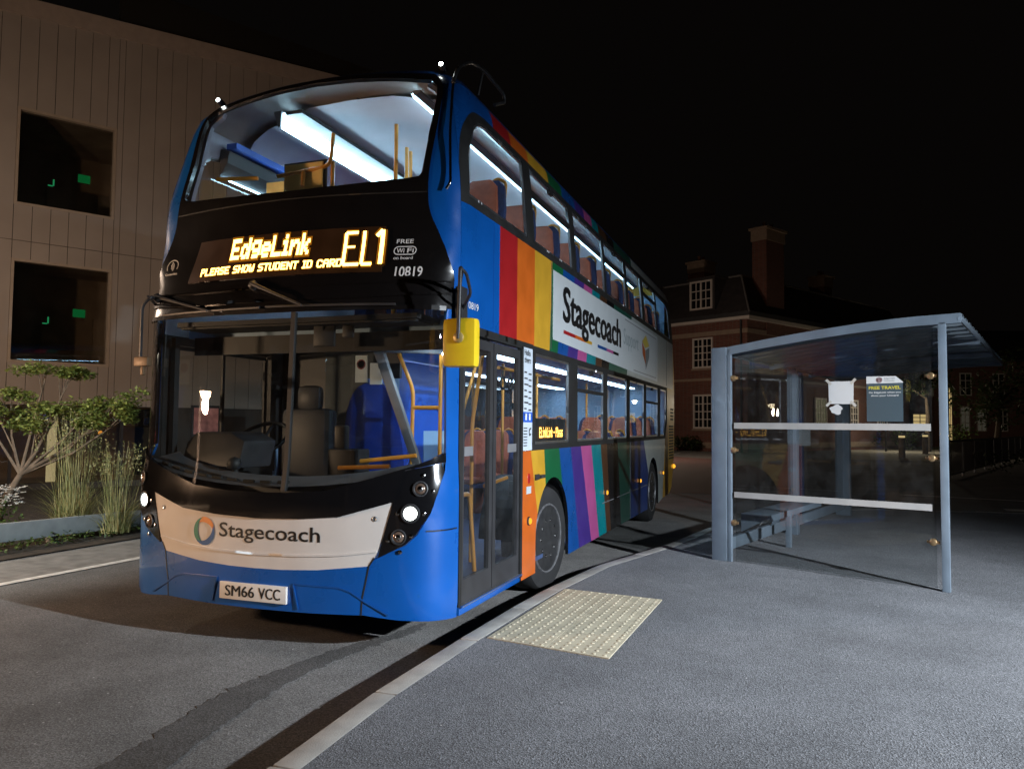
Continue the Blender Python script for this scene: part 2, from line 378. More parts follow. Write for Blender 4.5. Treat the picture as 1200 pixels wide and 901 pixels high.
def letter(mb, s, f, u0, v0, u1, v1, off=.006, bold=0.0, mi=None, nrm=None, shear=0):
    vs, fs, _ = text2d(s, bold); out = []
    for a, b in vs:
        u = u0+(u1-u0)*a+shear*b; v = v0+(v1-v0)*b; n = nrm if nrm is not None else normal(f, u, v); out.append(f(u, v)+n*off)
    g = []
    for t in fs:
        a, b, c = out[t[0]], out[t[1]], out[t[2]]
        ctr = normal(f, (u0+u1)/2, (v0+v1)/2) if nrm is None else nrm
        nn = Vector(); 
        for i in range(len(t)): nn += out[t[i]].cross(out[t[(i+1) % len(t)]])
        g.append(tuple(t) if nn.dot(ctr) >= 0 else tuple(t[::-1]))
    mb.add(out, g, mi); return mb
PIX = {'E':'11111 10000 10000 11110 10000 10000 11111','d':'00001 00001 01101 10011 10001 10011 01101','g':'00000 01111 10001 10001 01111 00001 01110',
 'e':'00000 00000 01110 10001 11111 10000 01110','L':'10000 10000 10000 10000 10000 10000 11111','i':'010 000 110 010 010 010 111','n':'00000 00000 10110 11001 10001 10001 10001',
 'k':'1000 1000 1001 1010 1100 1010 1001','1':'010 110 010 010 010 010 111','P':'11110 10001 10001 11110 10000 10000 10000','A':'01110 10001 10001 11111 10001 10001 10001',
 'S':'01111 10000 10000 01110 00001 00001 11110','H':'10001 10001 10001 11111 10001 10001 10001','O':'01110 10001 10001 10001 10001 10001 01110','W':'10001 10001 10001 10101 10101 10101 01010',
 'T':'11111 00100 00100 00100 00100 00100 00100','U':'10001 10001 10001 10001 10001 10001 01110','D':'11110 10001 10001 10001 10001 10001 11110','N':'10001 11001 10101 10101 10011 10001 10001',
 'I':'111 010 010 010 010 010 111','C':'01110 10001 10000 10000 10000 10001 01110','R':'11110 10001 10001 11110 10100 10010 10001','-':'000 000 000 111 000 000 000',
 'l':'110 010 010 010 010 010 111','a':'00000 00000 01110 00001 01111 10001 01111','s':'00000 00000 01111 10000 01110 00001 11110',' ':'000 000 000 000 000 000 000'}
def led(mb, s, f, u0, v0, u1, v1, off, bold=False, grow=.46, mi=0, halo=None):
    cols = []
    for ch in s:
        rows = PIX[ch].split(); wd = len(rows[0])
        for c in range(wd): cols.append([rows[r][c] == '1' for r in range(7)])
        cols.append([False]*7)
    cols.pop(); n = len(cols); du = (u1-u0)/n; dv = (v1-v0)/7
    for c in range(n):
        for r in range(7):
            if cols[c][r]:
                u = u0+(c+.5)*du; v = v1-(r+.5)*dv; nn = normal(f, u, v)
                for (g, mm, of) in ((grow, mi, off), (halo, 1, off-.002)) if halo else ((grow, mi, off),):
                    q = [f(u+du*g*a, v+dv*g*b)+nn*of for a, b in ((-1,-1),(1,-1),(1,1),(-1,1))]
                    if of != off: q = [p+nn*(-.0002*((c*7+r) % 7)) for p in q]
                    mb.add(q, [(0,1,2,3)], mm)
    return mb

# ------------------------------------------------------------------ SETTING: ground
m_road = asphalt('road_asphalt', (.06, .058, .056), (.165, .16, .155), 210, .5, .34)
m_pave = asphalt('pavement_asphalt', (.06, .062, .067), (.175, .178, .19), 230, .8, .24)
m_dark_asphalt = asphalt('dark_asphalt', (.03, .029, .028), (.085, .082, .08), 210, .5, .3, chips=False)
m_conc = mat('kerb_concrete', (.34, .325, .30), .85, var=.22, scale=5, bump=.3, bscale=140)
m_tact = mat('buff_tactile', (.46, .41, .30), .85, var=.16, scale=7, bump=.3, bscale=160)
m_mark = mat('road_marking_paint', (.62, .62, .60), .7, var=.22, scale=14)
m_soil = mat('soil', (.035, .026, .018), .95, var=.5, scale=9, bump=1, bscale=25)
def ground(name, poly, z, m, z0=None):
    mb = MB(); P = [Vector((x, y, z)) for x, y in poly]
    if z0 is None: mb.add(P, [tuple(range(len(P)))])
    else: mb.prism([Vector((x, y, z0)) for x, y in poly], (0, 0, z-z0))
    o = mb.build(name, m, None, smooth=0, recalc=z0 is not None)
    if z0 is None and o.data.polygons[0].normal.z < 0: o.data.flip_normals()
    o['kind'] = 'structure'; return o
ground('road', [(-150, -60), (150, -60), (150, 220), (-150, 220)], 0, m_road)
kerb_line = [(1.42, -14), (1.40, -4), (1.385, -1.66), (1.335, -.764), (1.345, .293), (1.37, 1.2), (1.41, 1.93), (1.55, 3.17), (1.97, 4.75), (2.27, 6.5), (2.6, 7.9), (3.3, 9.2), (4.6, 10.15), (7.5, 10.6), (40, 11.2)]
kerb_in = []
for i, p in enumerate(kerb_line):
    a = Vector(kerb_line[max(i-1, 0)]); b = Vector(kerb_line[min(i+1, len(kerb_line)-1)]); d = (b-a).normalized()
    kerb_in.append((p[0]+d.y*.125, p[1]-d.x*.125))
ground('pavement', kerb_in+[(40, -14)], .14, m_pave, -.05)
mb = MB()
acc = 0
pts = []                                                   # even stations along the kerb
for a, b, ai, bi in zip(kerb_line, kerb_line[1:], kerb_in, kerb_in[1:]):
    L = math.hypot(b[0]-a[0], b[1]-a[1]); k = max(1, round(L/.92))
    for j in range(k):
        t0 = j/k; t1 = (j+1)/k-.014/L
        lp = lambda p, q, t: (p[0]+(q[0]-p[0])*t, p[1]+(q[1]-p[1])*t)
        A, B_, Bi, Ai = lp(a, b, t0), lp(a, b, t1), lp(ai, bi, t1), lp(ai, bi, t0); h = .143+random.uniform(-.0015, .0015)
        mb.prism([(*A, -.03), (*B_, -.03), (*Bi, -.03), (*Ai, -.03)], (0, 0, h+.03))
        C2, C3 = lp(a, b, (j+1)/k), lp(ai, bi, (j+1)/k); mb.prism([(*lp(a, b, t1-.002/L), -.03), (*C2, -.03), (*C3, -.03), (*lp(ai, bi, t1-.002/L), -.03)], (0, 0, .137+.03))
o = mb.build('kerb', m_conc, None, smooth=30, bevel=.008); o['kind'] = 'structure'
# buff blister paving beside the front door
tq = [Vector(p) for p in ((1.50, .36, 0), (2.325, .205, 0), (2.375, 1.875, 0), (1.555, 1.985, 0))]
def tq_at(u, v): return (tq[0]*(1-u)+tq[1]*u)*(1-v)+(tq[3]*(1-u)+tq[2]*u)*v
mb = MB()
for i in range(2):
    for j in range(4):
        g = .003; u0_, u1_, v0_, v1_ = i/2+g, (i+1)/2-g, j/4+g*.6, (j+1)/4-g*.6
        q = [tq_at(u0_, v0_), tq_at(u1_, v0_), tq_at(u1_, v1_), tq_at(u0_, v1_)]; hz = .146+random.uniform(-.001, .001)
        mb.prism([p+Vector((0, 0, .1)) for p in q], (0, 0, hz-.1))
        for a in range(6):
            for b in range(6):
                c = tq_at(u0_+(u1_-u0_)*(a+.5)/6, v0_+(v1_-v0_)*(b+.5)/6); c.z = hz
                mb.lathe([(.0125, -.001), (.0115, .003), (.008, .005), (0, .0055)], Matrix.Translation(c), 8)
o = mb.build('tactile_paving', m_tact, None, smooth=30, recalc=True); o['kind'] = 'structure'
# streak of darker asphalt on the road by the kerb
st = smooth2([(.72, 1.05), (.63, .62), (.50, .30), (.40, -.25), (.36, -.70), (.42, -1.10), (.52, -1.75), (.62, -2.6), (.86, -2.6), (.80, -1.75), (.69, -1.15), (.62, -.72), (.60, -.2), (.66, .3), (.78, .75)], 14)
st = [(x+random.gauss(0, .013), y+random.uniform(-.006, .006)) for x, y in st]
ground('road_dark_streak', st, .004, m_dark_asphalt)
ground('road_edge_strip', [(-4.55, -9), (-3.72, -9), (-3.42, 2.5), (-2.6, 40), (-3.6, 40), (-4.45, 3.5)], .003, mat('worn_concrete', (.20, .195, .185), .85, var=.3, scale=6, bump=.5, bscale=120))
ground('road_line', [(-3.83, -9), (-3.72, -9), (-3.32, 2.5), (-2.5, 40), (-2.6, 40), (-3.43, 2.5)], .008, m_mark)
o = ground('planting_bed', [(-40, -9), (-4.75, -9), (-4.5, 3.4), (-3.7, 40), (-8, 44), (-40, 10)], .016, m_soil)
for i, (x, y) in enumerate(((6.45, 11.55), (7.05, 12.3), (7.65, 11.5), (8.25, 12.3), (8.95, 11.5), (7.75, 13.1), (9.4, 12.3), (8.9, 13.1))):
    ground('crossing_marking', [(x, y), (x+.42, y+.02), (x+.45, y+.42), (x+.02, y+.4)], .005, m_mark)
ground('far_road_line', [(5.6, 15.2), (16, 12.6), (16, 12.75), (5.65, 15.35)], .005, m_mark)
m_path = mat('pale_path', (.30, .28, .24), .9, var=.3, scale=.8, bump=.4, bscale=20)
ground('path', [(5.0, 36), (14.5, 36), (19, 62), (6.5, 58)], .006, m_path)
ground('lawn', [(3.5, 58.2), (26, 58.2), (30, 66), (4, 66)], .02, mat('lawn_turf', (.04, .07, .018), .95, var=.5, scale=2))
ground('side_road', [(-6, 13.5), (2.2, 13.5), (3.2, 30), (-4, 36)], .004, mat('red_tarmac', (.10, .05, .045), .85, var=.25, scale=3, bump=.4, bscale=120))

# ------------------------------------------------------------------ BUS
bus = thing('double_decker_bus', (0, 0, 0), 'blue double-decker bus with rainbow stripes and a lit amber destination sign, stopped at the kerb', 'bus')
ST = m_stripes
def stripe_idx(bounds):
    def f(u, v):
        i = 0
        for (q0, q1, z0_, z1_), mi in bounds:
            qb = q0+(q1-q0)*(v-z0_)/(z1_-z0_)
            if u > qb: i = mi
        return i
    return f
up_b = [((1.13, 1.13, 2.1, 4), 1), ((1.53, 1.53, 2.1, 4), 2), ((1.98, 1.98, 2.1, 4), 3), ((2.42, 2.50, 2.1, 3), 4), ((2.70, 2.86, 2.23, 2.97), 5), ((3.05, 3.28, 2.23, 2.97), 6), ((3.42, 3.66, 2.23, 2.97), 7),
        ((3.79, 4.02, 2.23, 2.97), 8), ((4.2, 4.39, 2.23, 2.97), 9), ((4.5, 4.75, 2.23, 2.97), 10), ((4.88, 5.15, 2.23, 2.97), 11), ((5.98, 6.27, 2.23, 2.97), 13)]
lo_b = [((1.0, 1.0, .2, 1.3), 2), ((2.14, 1.91, .65, 1.28), 3), ((2.40, 2.29, .60, 1.28), 4), ((3.1, 2.76, .24, 1.28), 5), ((3.52, 3.17, .24, 1.28), 6), ((4.03, 3.56, .24, 1.28), 7), ((4.39, 4.01, .24, 1.28), 8),
        ((4.78, 4.45, .24, 1.28), 9), ((5.0, 4.77, .24, 1.28), 10), ((5.6, 5.39, .24, 1.28), 11), ((6.2, 6.19, .24, 1.28), 12), ((8.0, 7.22, .3, 1.28), 13)]
def stripe_lines(bounds, z0, z1): return [[(q0+(q1-q0)*(z-a)/(b-a), z) for z in np.linspace(z0, z1, 12)] for (q0, q1, a, b), _ in bounds]
REAR = 10.2
# --- front outlines in (s, z), right half; mirrored for the left
mask_r = [(1.33, 2.25), (1.335, 2.45), (1.29, 2.58), (1.18, 2.75), (1.10, 2.89), (1.07, 3.05), (1.085, 3.4), (1.125, 3.7), (1.15, 3.90), (1.13, 4.0)]
mask_r = smooth2(mask_r, 4, False)
top_arch = [(s, 4.0+.075*(1-(s/1.13)**2)) for s in np.linspace(1.13, -1.13, 23)][1:-1]
mask_poly = mask_r+top_arch+[(-s, z) for s, z in mask_r[::-1]]
uws_r = [(0, 3.115), (.45, 3.125), (.9, 3.15), (1.0, 3.165), (1.025, 3.2), (1.04, 3.5), (1.085, 3.75), (1.10, 3.88), (1.06, 3.935), (.75, 3.985), (.4, 4.015), (0, 4.03)]
uws = uws_r+[(-s, z) for s, z in uws_r[::-1][1:-1]]
lws_bot = [(0, 1.036), (.23, 1.040), (.52, 1.062), (.80, 1.140), (1.07, 1.224), (1.285, 1.305)]
lws_r = lws_bot+[(1.29, 1.8), (1.275, 2.2), (1.255, 2.245), (.6, 2.24), (0, 2.235)]
lws = lws_r+[(-s, z) for s, z in lws_r[::-1][1:-1]]
lip_bot = [(0, .868), (.328, .878), (.627, .902), (.969, 1.0)]
hl = [(.969, 1.0), (1.03, 1.197), (1.27, 1.245), (1.305, 1.19), (1.27, 1.07), (1.21, .93), (1.12, .80), (1.05, .735), (.875, .647)]
lip_r = lip_bot+[(1.03, 1.197), (1.27, 1.245), (1.305, 1.19), (1.30, 1.31)]
lip_r2 = lip_bot+[(1.03, 1.2), (1.27, 1.248), (1.303, 1.25), (1.302, 1.31)]
lip = lip_r2+[(1.285, 1.305), (1.07, 1.224), (.80, 1.140), (.52, 1.062), (.23, 1.040), (0, 1.036)]
lip = lip_r2+[(s, z) for s, z in lws_bot[::-1]]
lip_full = lip+[(-s, z) for s, z in lws_bot[1:]]+[(-s, z) for s, z in lip_r2[::-1]][:-1]
white_r = lip_bot+[(.93, .85), (.877, .69), (.851, .646), (.814, .595), (.47, .556), (.2, .542), (0, .54)]
white = white_r+[(-s, z) for s, z in white_r[::-1][1:-1]]
bump_r = [(0, .54), (.2, .542), (.47, .556), (.814, .595), (.79, .47), (.775, .40), (.768, .287), (.4, .28), (0, .278)]
bumper = bump_r+[(-s, z) for s, z in bump_r[::-1][1:-1]]
def corner(sg):
    e = [(sq(.42, z), z) for z in np.linspace(.24, 3.9, 40)]
    left = [(.776, .288), (.783, .40), (.798, .47), (.822, .595), (.858, .646), (.88, .652), (1.056, .732), (1.127, .795), (1.218, .925), (1.278, 1.068), (1.312, 1.19), (1.31, 1.31), (1.30, 1.8), (1.29, 2.2), (1.30, 2.25)]
    poly = left+[p for p in mask_r if p[1] < 3.93]+[p for p in e[::-1]]+[(1.0, .262)]
    if sg < 0: poly = [(max(s, 1.40) if 1.3 < z < 2.26 and s < 1.4 else s, z) for s, z in poly]
    return [(sg*s, z) for s, z in poly]
surf('windscreen_pillar', Bs, [(-1.285, 1.31), (-1.405, 1.33), (-1.405, 2.25), (-1.27, 2.25), (-1.29, 1.8)], [m_black], bus, thick=.02, step=.06)
for sg in (1, -1):
    surf('corner_panel', Bs, corner(sg), [m_blue, m_rubber], bus, thick=.02, step=.1, inner_mi=1, off=-.002)
mb = MB(); patch(mb, Bs, mask_poly, holes=[uws], thick=.03, step=.1, off=.004, inner_mi=1); mb.build('destination_surround', [m_mask, m_lining], bus, recalc=False, smooth=35)
surf('upper_windscreen', Bs, uws, [m_upglass], bus, step=.08, off=-.006)
surf('windscreen', Bs, lws, [m_wsglass], bus, step=.09, off=-.004)
surf('front_lip', Bs, lip_full, [m_black], bus, thick=.03, step=.06, off=.012)
surf('front_panel', Bs, white, [m_white], bus, thick=.02, step=.08)
mb = MB(); patch(mb, Bs, bumper, thick=.02, step=.08); mb.build('bumper', [m_blue], bus, recalc=False, smooth=35)
# raised crease on white panel, scallops on bumper
def strip(mb, f, line, wd, off, thick=.006, mi=0):
    line = dens(line, .05, False)
    for a, b in zip(line, line[1:]):
        d = Vector((b[0]-a[0], b[1]-a[1])).normalized(); px, py = -d.y*wd/2, d.x*wd/2; vs = []
        for (u, v) in ((a[0]+px, a[1]+py), (b[0]+px, b[1]+py), (b[0]-px, b[1]-py), (a[0]-px, a[1]-py)):
            vs.append((f(u, v), normal(f, u, v)))
        mb.add([p+n*(off-thick) for p, n in vs]+[p+n*off for p, n in vs], [(0,3,2,1),(4,5,6,7),(0,1,5,4),(1,2,6,5),(2,3,7,6),(3,0,4,7)], mi)
sym = lambda L: [(-s, z) for s, z in L[::-1]]+[p for p in L if p[0] > 0]
ridge = sym([(0, .633), (.33, .640), (.6, .656), (.868, .69)])
mb = MB(); strip(mb, Bs, ridge, .014, .007); mb.build('panel_ridge', m_white, bus, smooth=60)
for sg in (1, -1):
    mb = MB(); sc = [(.30, .455), (.34, .30)], [(.30, .458), (.62, .452), (.70, .43), (.80, .37), (.95, .295)]
    strip(mb, Bs, [(sg*a, b) for a, b in sc[1]], .010, .005); mb.build('bumper_crease', m_blue2, bus, smooth=60); mb = MB(); strip(mb, Bs, [(sg*a, b) for a, b in sc[0]], .010, .008)
    mb.build('bumper_crease', m_blue2, bus, smooth=60)
for L_ in [[(sg*a, b) for a, b in ((.851, .650), (.818, .597), (.795, .47), (.779, .40), (.772, .285))] for sg in (1, -1)]+[[(1.19, .819), (1.30, .819), (1.47, .82)], [(-1.19, .819), (-1.47, .82)], sym([(0, 3.057), (.6, 3.052), (1.06, 3.05)])]:
    mb = MB(); strip(mb, Bs, L_, .008, .003 if L_[0][1] < 3 else .006); mb.build('panel_gap', m_rubber, bus, smooth=60)
# forehead ledges above the windscreen
for L_, w_ in ((sym([(0, 2.405), (.7, 2.41), (1.3, 2.43)]), .012), (sym([(0, 2.315), (.7, 2.32), (1.32, 2.35)]), .02), (sym([(0, 2.245), (.7, 2.247), (1.28, 2.25)]), .03)):
    mb = MB(); strip(mb, Bs, L_, w_, .013); mb.build('windscreen_ledge', m_mask, bus, smooth=60)
mb = MB(); strip(mb, Bs, [(.205, 1.05), (.215, 1.6), (.225, 2.23)], .032, .01, .03); mb.build('windscreen_divider', m_rubber, bus, smooth=60)
# headlight clusters
def sframe(f, u, v):
    p = f(u, v); n = normal(f, u, v); x = Vector((0, 0, 1)).cross(n).normalized(); return basis(p, x, n.cross(x), n)
for sg in (1, -1):
    h = surf('headlight', Bs, [(sg*s, z) for s, z in hl], [m_black], bus, thick=.05, step=.05, off=.006)
    for (s, z, r_, lit) in ((1.138, 1.085, .042, 0), (1.083, .932, .052, 1), (1.008, .783, .042, 0)):
        mb = MB(); F = sframe(Bs, sg*s, z)
        mb.lathe([(r_*1.18, .004), (r_*1.18, .016), (r_*1.02, .018), (r_, .010)], F, 28, mi=0)
        mb.lathe([(r_*.99, .009), (r_*.82, .013)], F, 28, mi=2); mb.lathe([(r_*.82, .013), (r_*.7, .018), (r_*.4, .022), (0, .023)], F, 28, mi=1)
        if not lit: mb.lathe([(r_*.45, .0225), (r_*.3, .027), (0, .028)], F, 16, mi=2)
        mb.build('headlamp', [m_dkgrey, m_headlit if lit else m_lens, m_chrome], h, smooth=50)
    for (s, z) in ((1.15, 1.17), (1.23, 1.07), (1.0, .93), (1.02, .69), (1.09, .79), (.94, .76), (1.17, .93)):
        mb = MB(); mb.lathe([(.013, .006), (.013, .011), (.006, .014), (0, .014)], sframe(Bs, sg*s, z), 12); mb.build('reflector_stud', m_chrome, h, smooth=50)
    mb = MB(); mb.lathe([(.016, 0), (.016, .004), (.012, .006), (.006, .003), (0, .003)], sframe(Bs, sg*.85, .893), 18); mb.build('panel_fastener', m_alu, bus, smooth=40)
# number plate
mb = MB(); Pf = lambda u, v: Vector((u, -.034, v))
mb.box((-.263, -.034, .327), (.263, -.015, .439)); pl = mb.build('number_plate', m_plate, bus, smooth=30, bevel=.004)
mb = MB(); NY = Vector((0, -1, 0)); 
for dx in (-.0022, 0, .0022): letter(mb, 'SM66', Pf, -.215+dx, .349, .015+dx, .419, .0015+dx*.05, 0, nrm=NY); letter(mb, 'VCC', Pf, .05+dx, .349, .218+dx, .419, .0015+dx*.05, 0, nrm=NY)
mb.build('plate_lettering', m_text, pl, smooth=0, recalc=False)
# front wordmark and ring emblem
mb = MB(); 
letter(mb, 'Stagecoach', Bs, -.297, .700, .484, .826, .002, .010)
mb.build('wordmark', m_text, bus, smooth=0, recalc=False)
mb = MB()
def swirl(a0, a1, mi, r_=.092):
    n = 22; o_, i_ = [], []
    for k in range(n+1):
        t = k/n; a = a0+(a1-a0)*t; wd = .036*math.sin(math.pi*min(1, t*1.02))**.8+.002
        ro = r_+.004*math.sin(math.pi*t); o_.append((ro, a)); i_.append((ro-wd, a+.12))
    poly = o_+i_[::-1]
    P = []
    for rad, a in poly:
        u = -.43+rad*math.cos(a)*1.0; v = .757+rad*math.sin(a); P.append(Bs(u, v)+normal(Bs, u, v)*(.004+mi*.0004))
    N = len(o_)
    mb.add(P, [(i, 2*N-1-i, 2*N-2-i, i+1) for i in range(N-1)], mi)
swirl(R(150), R(-15), 0); swirl(R(270), R(95), 1); swirl(R(20), R(-145), 2)
mb.build('ring_emblem', [mat('emblem_orange', (.72, .25, .05), .4), mat('emblem_green', (.02, .20, .13), .4), mat('emblem_blue', (.02, .10, .28), .4)], bus, smooth=0, recalc=False)
# destination display
mb = MB(); patch(mb, Bs, [(-.80, 2.497), (.80, 2.492), (.785, 2.817), (-.745, 2.811)], thick=.01, step=.1, off=.012)
disp = mb.build('destination_display', [m_ledpanel], bus, recalc=False)
mb = MB()
led(mb, 'EdgeLink', Bs, -.405, 2.640, .245, 2.790, .018, grow=.72, halo=1.5)
led(mb, 'PLEASE SHOW STUDENT ID CARD', Bs, -.665, 2.535, .515, 2.588, .018, grow=.74, halo=1.4)
def ledline(pts, wd):
    for (off, w_, mi) in ((.018, wd, 0), (.016, wd*2.1, 1)): strip(mb, Bs, pts, w_, off, .0005, mi)
ledline([(.60, 2.776), (.515, 2.776), (.525, 2.546), (.635, 2.546)], .022); ledline([(.52, 2.672), (.59, 2.672)], .015)
ledline([(.645, 2.785), (.655, 2.546), (.725, 2.546)], .022); ledline([(.735, 2.745), (.772, 2.79), (.785, 2.545)], .028)
mb.build('led_text', [m_led, m_ledhalo], disp, smooth=0, recalc=False)
mb = MB(); letter(mb, 'FREE', Bs, .873, 2.692, .990, 2.722, .007, .01); letter(mb, 'on board', Bs, .868, 2.578, 1.0, 2.600, .007, .008)
def pillpoly(a, b, zc, h): 
    r_ = h/2; return [(b-r_+r_*math.cos(t), zc+r_*math.sin(t)) for t in np.linspace(-math.pi/2, math.pi/2, 9)]+[(a+r_-r_*math.cos(t), zc+r_*math.sin(t)) for t in np.linspace(math.pi/2, -math.pi/2, 9)]
strip(mb, Bs, pillpoly(.864, 1.016, 2.641, .056)+[pillpoly(.864, 1.016, 2.641, .056)[0]], .006, .007, .001)
letter(mb, 'Wi', Bs, .882, 2.624, .935, 2.658, .007, .01); letter(mb, 'Fi', Bs, .955, 2.624, 1.0, 2.658, .007, .01)
mb.build('wifi_badge', m_wtext, bus, smooth=0, recalc=False); mb = MB()
letter(mb, '10819', Bs, .893, 2.457, 1.078, 2.527, .009, 0); letter(mb, '10819', Bs, .896, 2.457, 1.081, 2.527, .0092, 0)
mb.build('fleet_number', m_wtext, bus, smooth=0, recalc=False); mb = MB()
cxs, czs = -1.045, 2.655
strip(mb, Bs, [(cxs+.066*math.cos(t), czs+.05*math.sin(t)) for t in np.linspace(R(-30), R(215), 24)], .006, .007, .001)
for k, r_ in enumerate((.02, .034, .048)):
    strip(mb, Bs, [(cxs-.03+r_*math.cos(t), czs-.005+r_*.9*math.sin(t)) for t in np.linspace(R(-40), R(70), 8)], .006, .007, .001)
mb.build('contactless_badge', m_wtext, bus, smooth=0, recalc=False); mb = MB(); letter(mb, 'Contactless', Bs, -1.115, 2.585, -.965, 2.603, .007, .01)
mb.build('badge_caption', m_wtext, bus, smooth=0, recalc=False)
# wipers
def wiper(base, tip, blade):
    mb = MB(); A = Bs(*base)+normal(Bs, *base)*.05; T = Bs(*tip)+normal(Bs, *tip)*.055
    mb.tube([A, A.lerp(T, .5)+Vector((0, -.02, 0)), T], [.016, .010, .008], 8); mb.lathe([(.03, -.03), (.03, .01), (.02, .02), (0, .02)], sframe(Bs, *base) @ Matrix.Translation((0, 0, .035)), 16)
    b0, b1 = blade; P = [Bs(b0[0]+(b1[0]-b0[0])*t, b0[1]+(b1[1]-b0[1])*t) for t in np.linspace(0, 1, 8)]
    P = [p+normal(Bs, b0[0], b0[1])*.03 for p in P]; mb.tube(P, .009, 6); mb.build('wiper', m_dkgrey, bus, smooth=40)
wiper((-.13, 2.42), (.31, 2.265), ((.02, 2.268), (.95, 2.262))); wiper((-1.10, 2.40), (-.46, 2.262), ((-.95, 2.262), (-.02, 2.266)))
# roof marker lamps at the two top corners
for sg in (1, -1):
    c = Vector((sg*.985, .66, 4.075)); mb = MB(); mb.lathe([(.026, -.05), (.026, 0), (.02, .012), (0, .016)], basis(c, (1, 0, 0), (0, .3, 1), (0, -1, .3)), 16, mi=0)
    mb.lathe([(.016, .012), (.012, .022), (0, .024)], basis(c, (1, 0, 0), (0, .3, 1), (0, -1, .3)), 16, mi=1); mb.build('marker_lamp', [m_dkgrey, emat('marker_white', (.9, 1, .97), 25)], bus, smooth=50)
# mirrors
mb = MB(); mb.tube(fillet([(1.27, .36, 2.36), (1.40, .12, 2.46), (1.415, .06, 2.47), (1.41, .05, 2.02)], .04), .013, 8); mb.tube(fillet([(1.29, .38, 2.25), (1.42, .22, 2.33), (1.43, .12, 2.44), (1.415, .06, 2.46)], .04), .011, 8)
mb.box((1.262, .33, 2.18), (1.31, .43, 2.40)); arm = mb.build('mirror_arm', m_dkgrey, bus, smooth=40, bevel=.004)
mb = MB(); mb.prism([(1.293, .06, 1.85), (1.518, .06, 1.845), (1.518, .06, 2.155), (1.293, .06, 2.155)], (0, .10, 0)); mir = mb.build('mirror', m_mirror_y, bus, smooth=50, bevel=.035)
mb = MB(); mb.lathe([(.034, 0), (.034, .012), (.026, .018), (0, .018)], basis((1.41, .062, 2.03), (1, 0, 0), (0, 0, 1), (0, -1, 0)), 20); mb.build('mirror_pivot', mat('pivot_bronze', (.5, .38, .15), .4, metal=.5), mir, smooth=40)
mb = MB(); mb.box((1.31, .158, 1.87), (1.50, .166, 2.13)); mb.build('mirror_glass', m_chrome, mir, smooth=0)
mb = MB(); mb.tube(fillet([(-1.18, .34, 2.38), (-1.06, .10, 2.41), (-1.131, .09, 2.34), (-1.131, .09, 1.96)], .05), .012, 8); mb.tube([(-1.19, .3, 2.36), (-1.05, .06, 2.40)], .01, 6); mb.build('mirror_arm', m_dkgrey, bus, smooth=40)
mb = MB(); mb.box((-1.178, .07, 1.895), (-1.05, .12, 1.965)); mb.box((-1.125, .08, 1.83), (-1.095, .11, 1.90)); mb.build('mirror', mat('bronze_mirror_shell', (.13, .08, .04), .5, metal=.2), bus, smooth=40, bevel=.012)
# --- sides
UZ0, UZ1 = 3.06, 3.715
Uw = [(.53, 1.79, 0), (1.97, 3.22, 1), (3.37, 4.68, 0), (4.76, 5.97, 1), (6.10, 7.17, 0), (7.33, 8.43, 1), (8.52, 9.92, 2)]
Lw = [(2.02, 3.11, 0), (3.42, 4.60, 1), (4.80, 5.98, 0), (6.16, 7.26, 0), (7.42, 8.52, 1), (8.75, 9.42, 3)]
LZ0, LZ1 = 1.33, 2.115
def win_poly(q0, q1, z0, z1, style, g=0.):
    q0 += g; q1 -= g; z0 += g; z1 -= g
    if style == 0 and q0 < 1 and z0 > 3: return [(q0, z0), (q1, z0), (q1, z1), (.98-g*.3, z1), (.82, z1-.025), (.70+g*.5, z1-.10), (.60+g, z1-.24), (.555+g, z1-.36)]
    if style == 2: return [(q0, z0), (q1-.02, z0), (q1, z0+.05), (q1-.08, z1-.12), (q1-.22, z1), (q0, z1)]
    if style == 3: return [(q0, z0), (q1-.22, z0), (q1, z0+.27), (q1, z1), (q0, z1)]
    return [(q0, z0), (q1, z0), (q1, z1), (q0, z1)]
def make_window(f, q0, q1, z0, z1, style, tr):
    pane = surf('side_window', f, win_poly(q0, q1, z0, z1, style), [m_winglass], bus, step=.3, off=-.012, edge=.12)
    mb = MB(); P = win_poly(q0, q1, z0, z1, style, .012); strip(mb, f, P+[P[0]], .022, -.006, .02); mb.build('window_frame', m_alu, pane, smooth=40)
    if style == 1:
        mb = MB(); strip(mb, f, [(q0, tr), (q1, tr)], .035, .004, .03); strip(mb, f, [((q0+q1)/2-.05, z1-.04), ((q0+q1)/2+.05, z1-.04)], .04, .01, .03); mb.build('hopper_bar', m_rubber, pane, smooth=40)
FR = smooth2([(.95, 3.76), (.72, 3.725), (.55, 3.61), (.455, 3.46), (.42, 3.28)], 4, False)
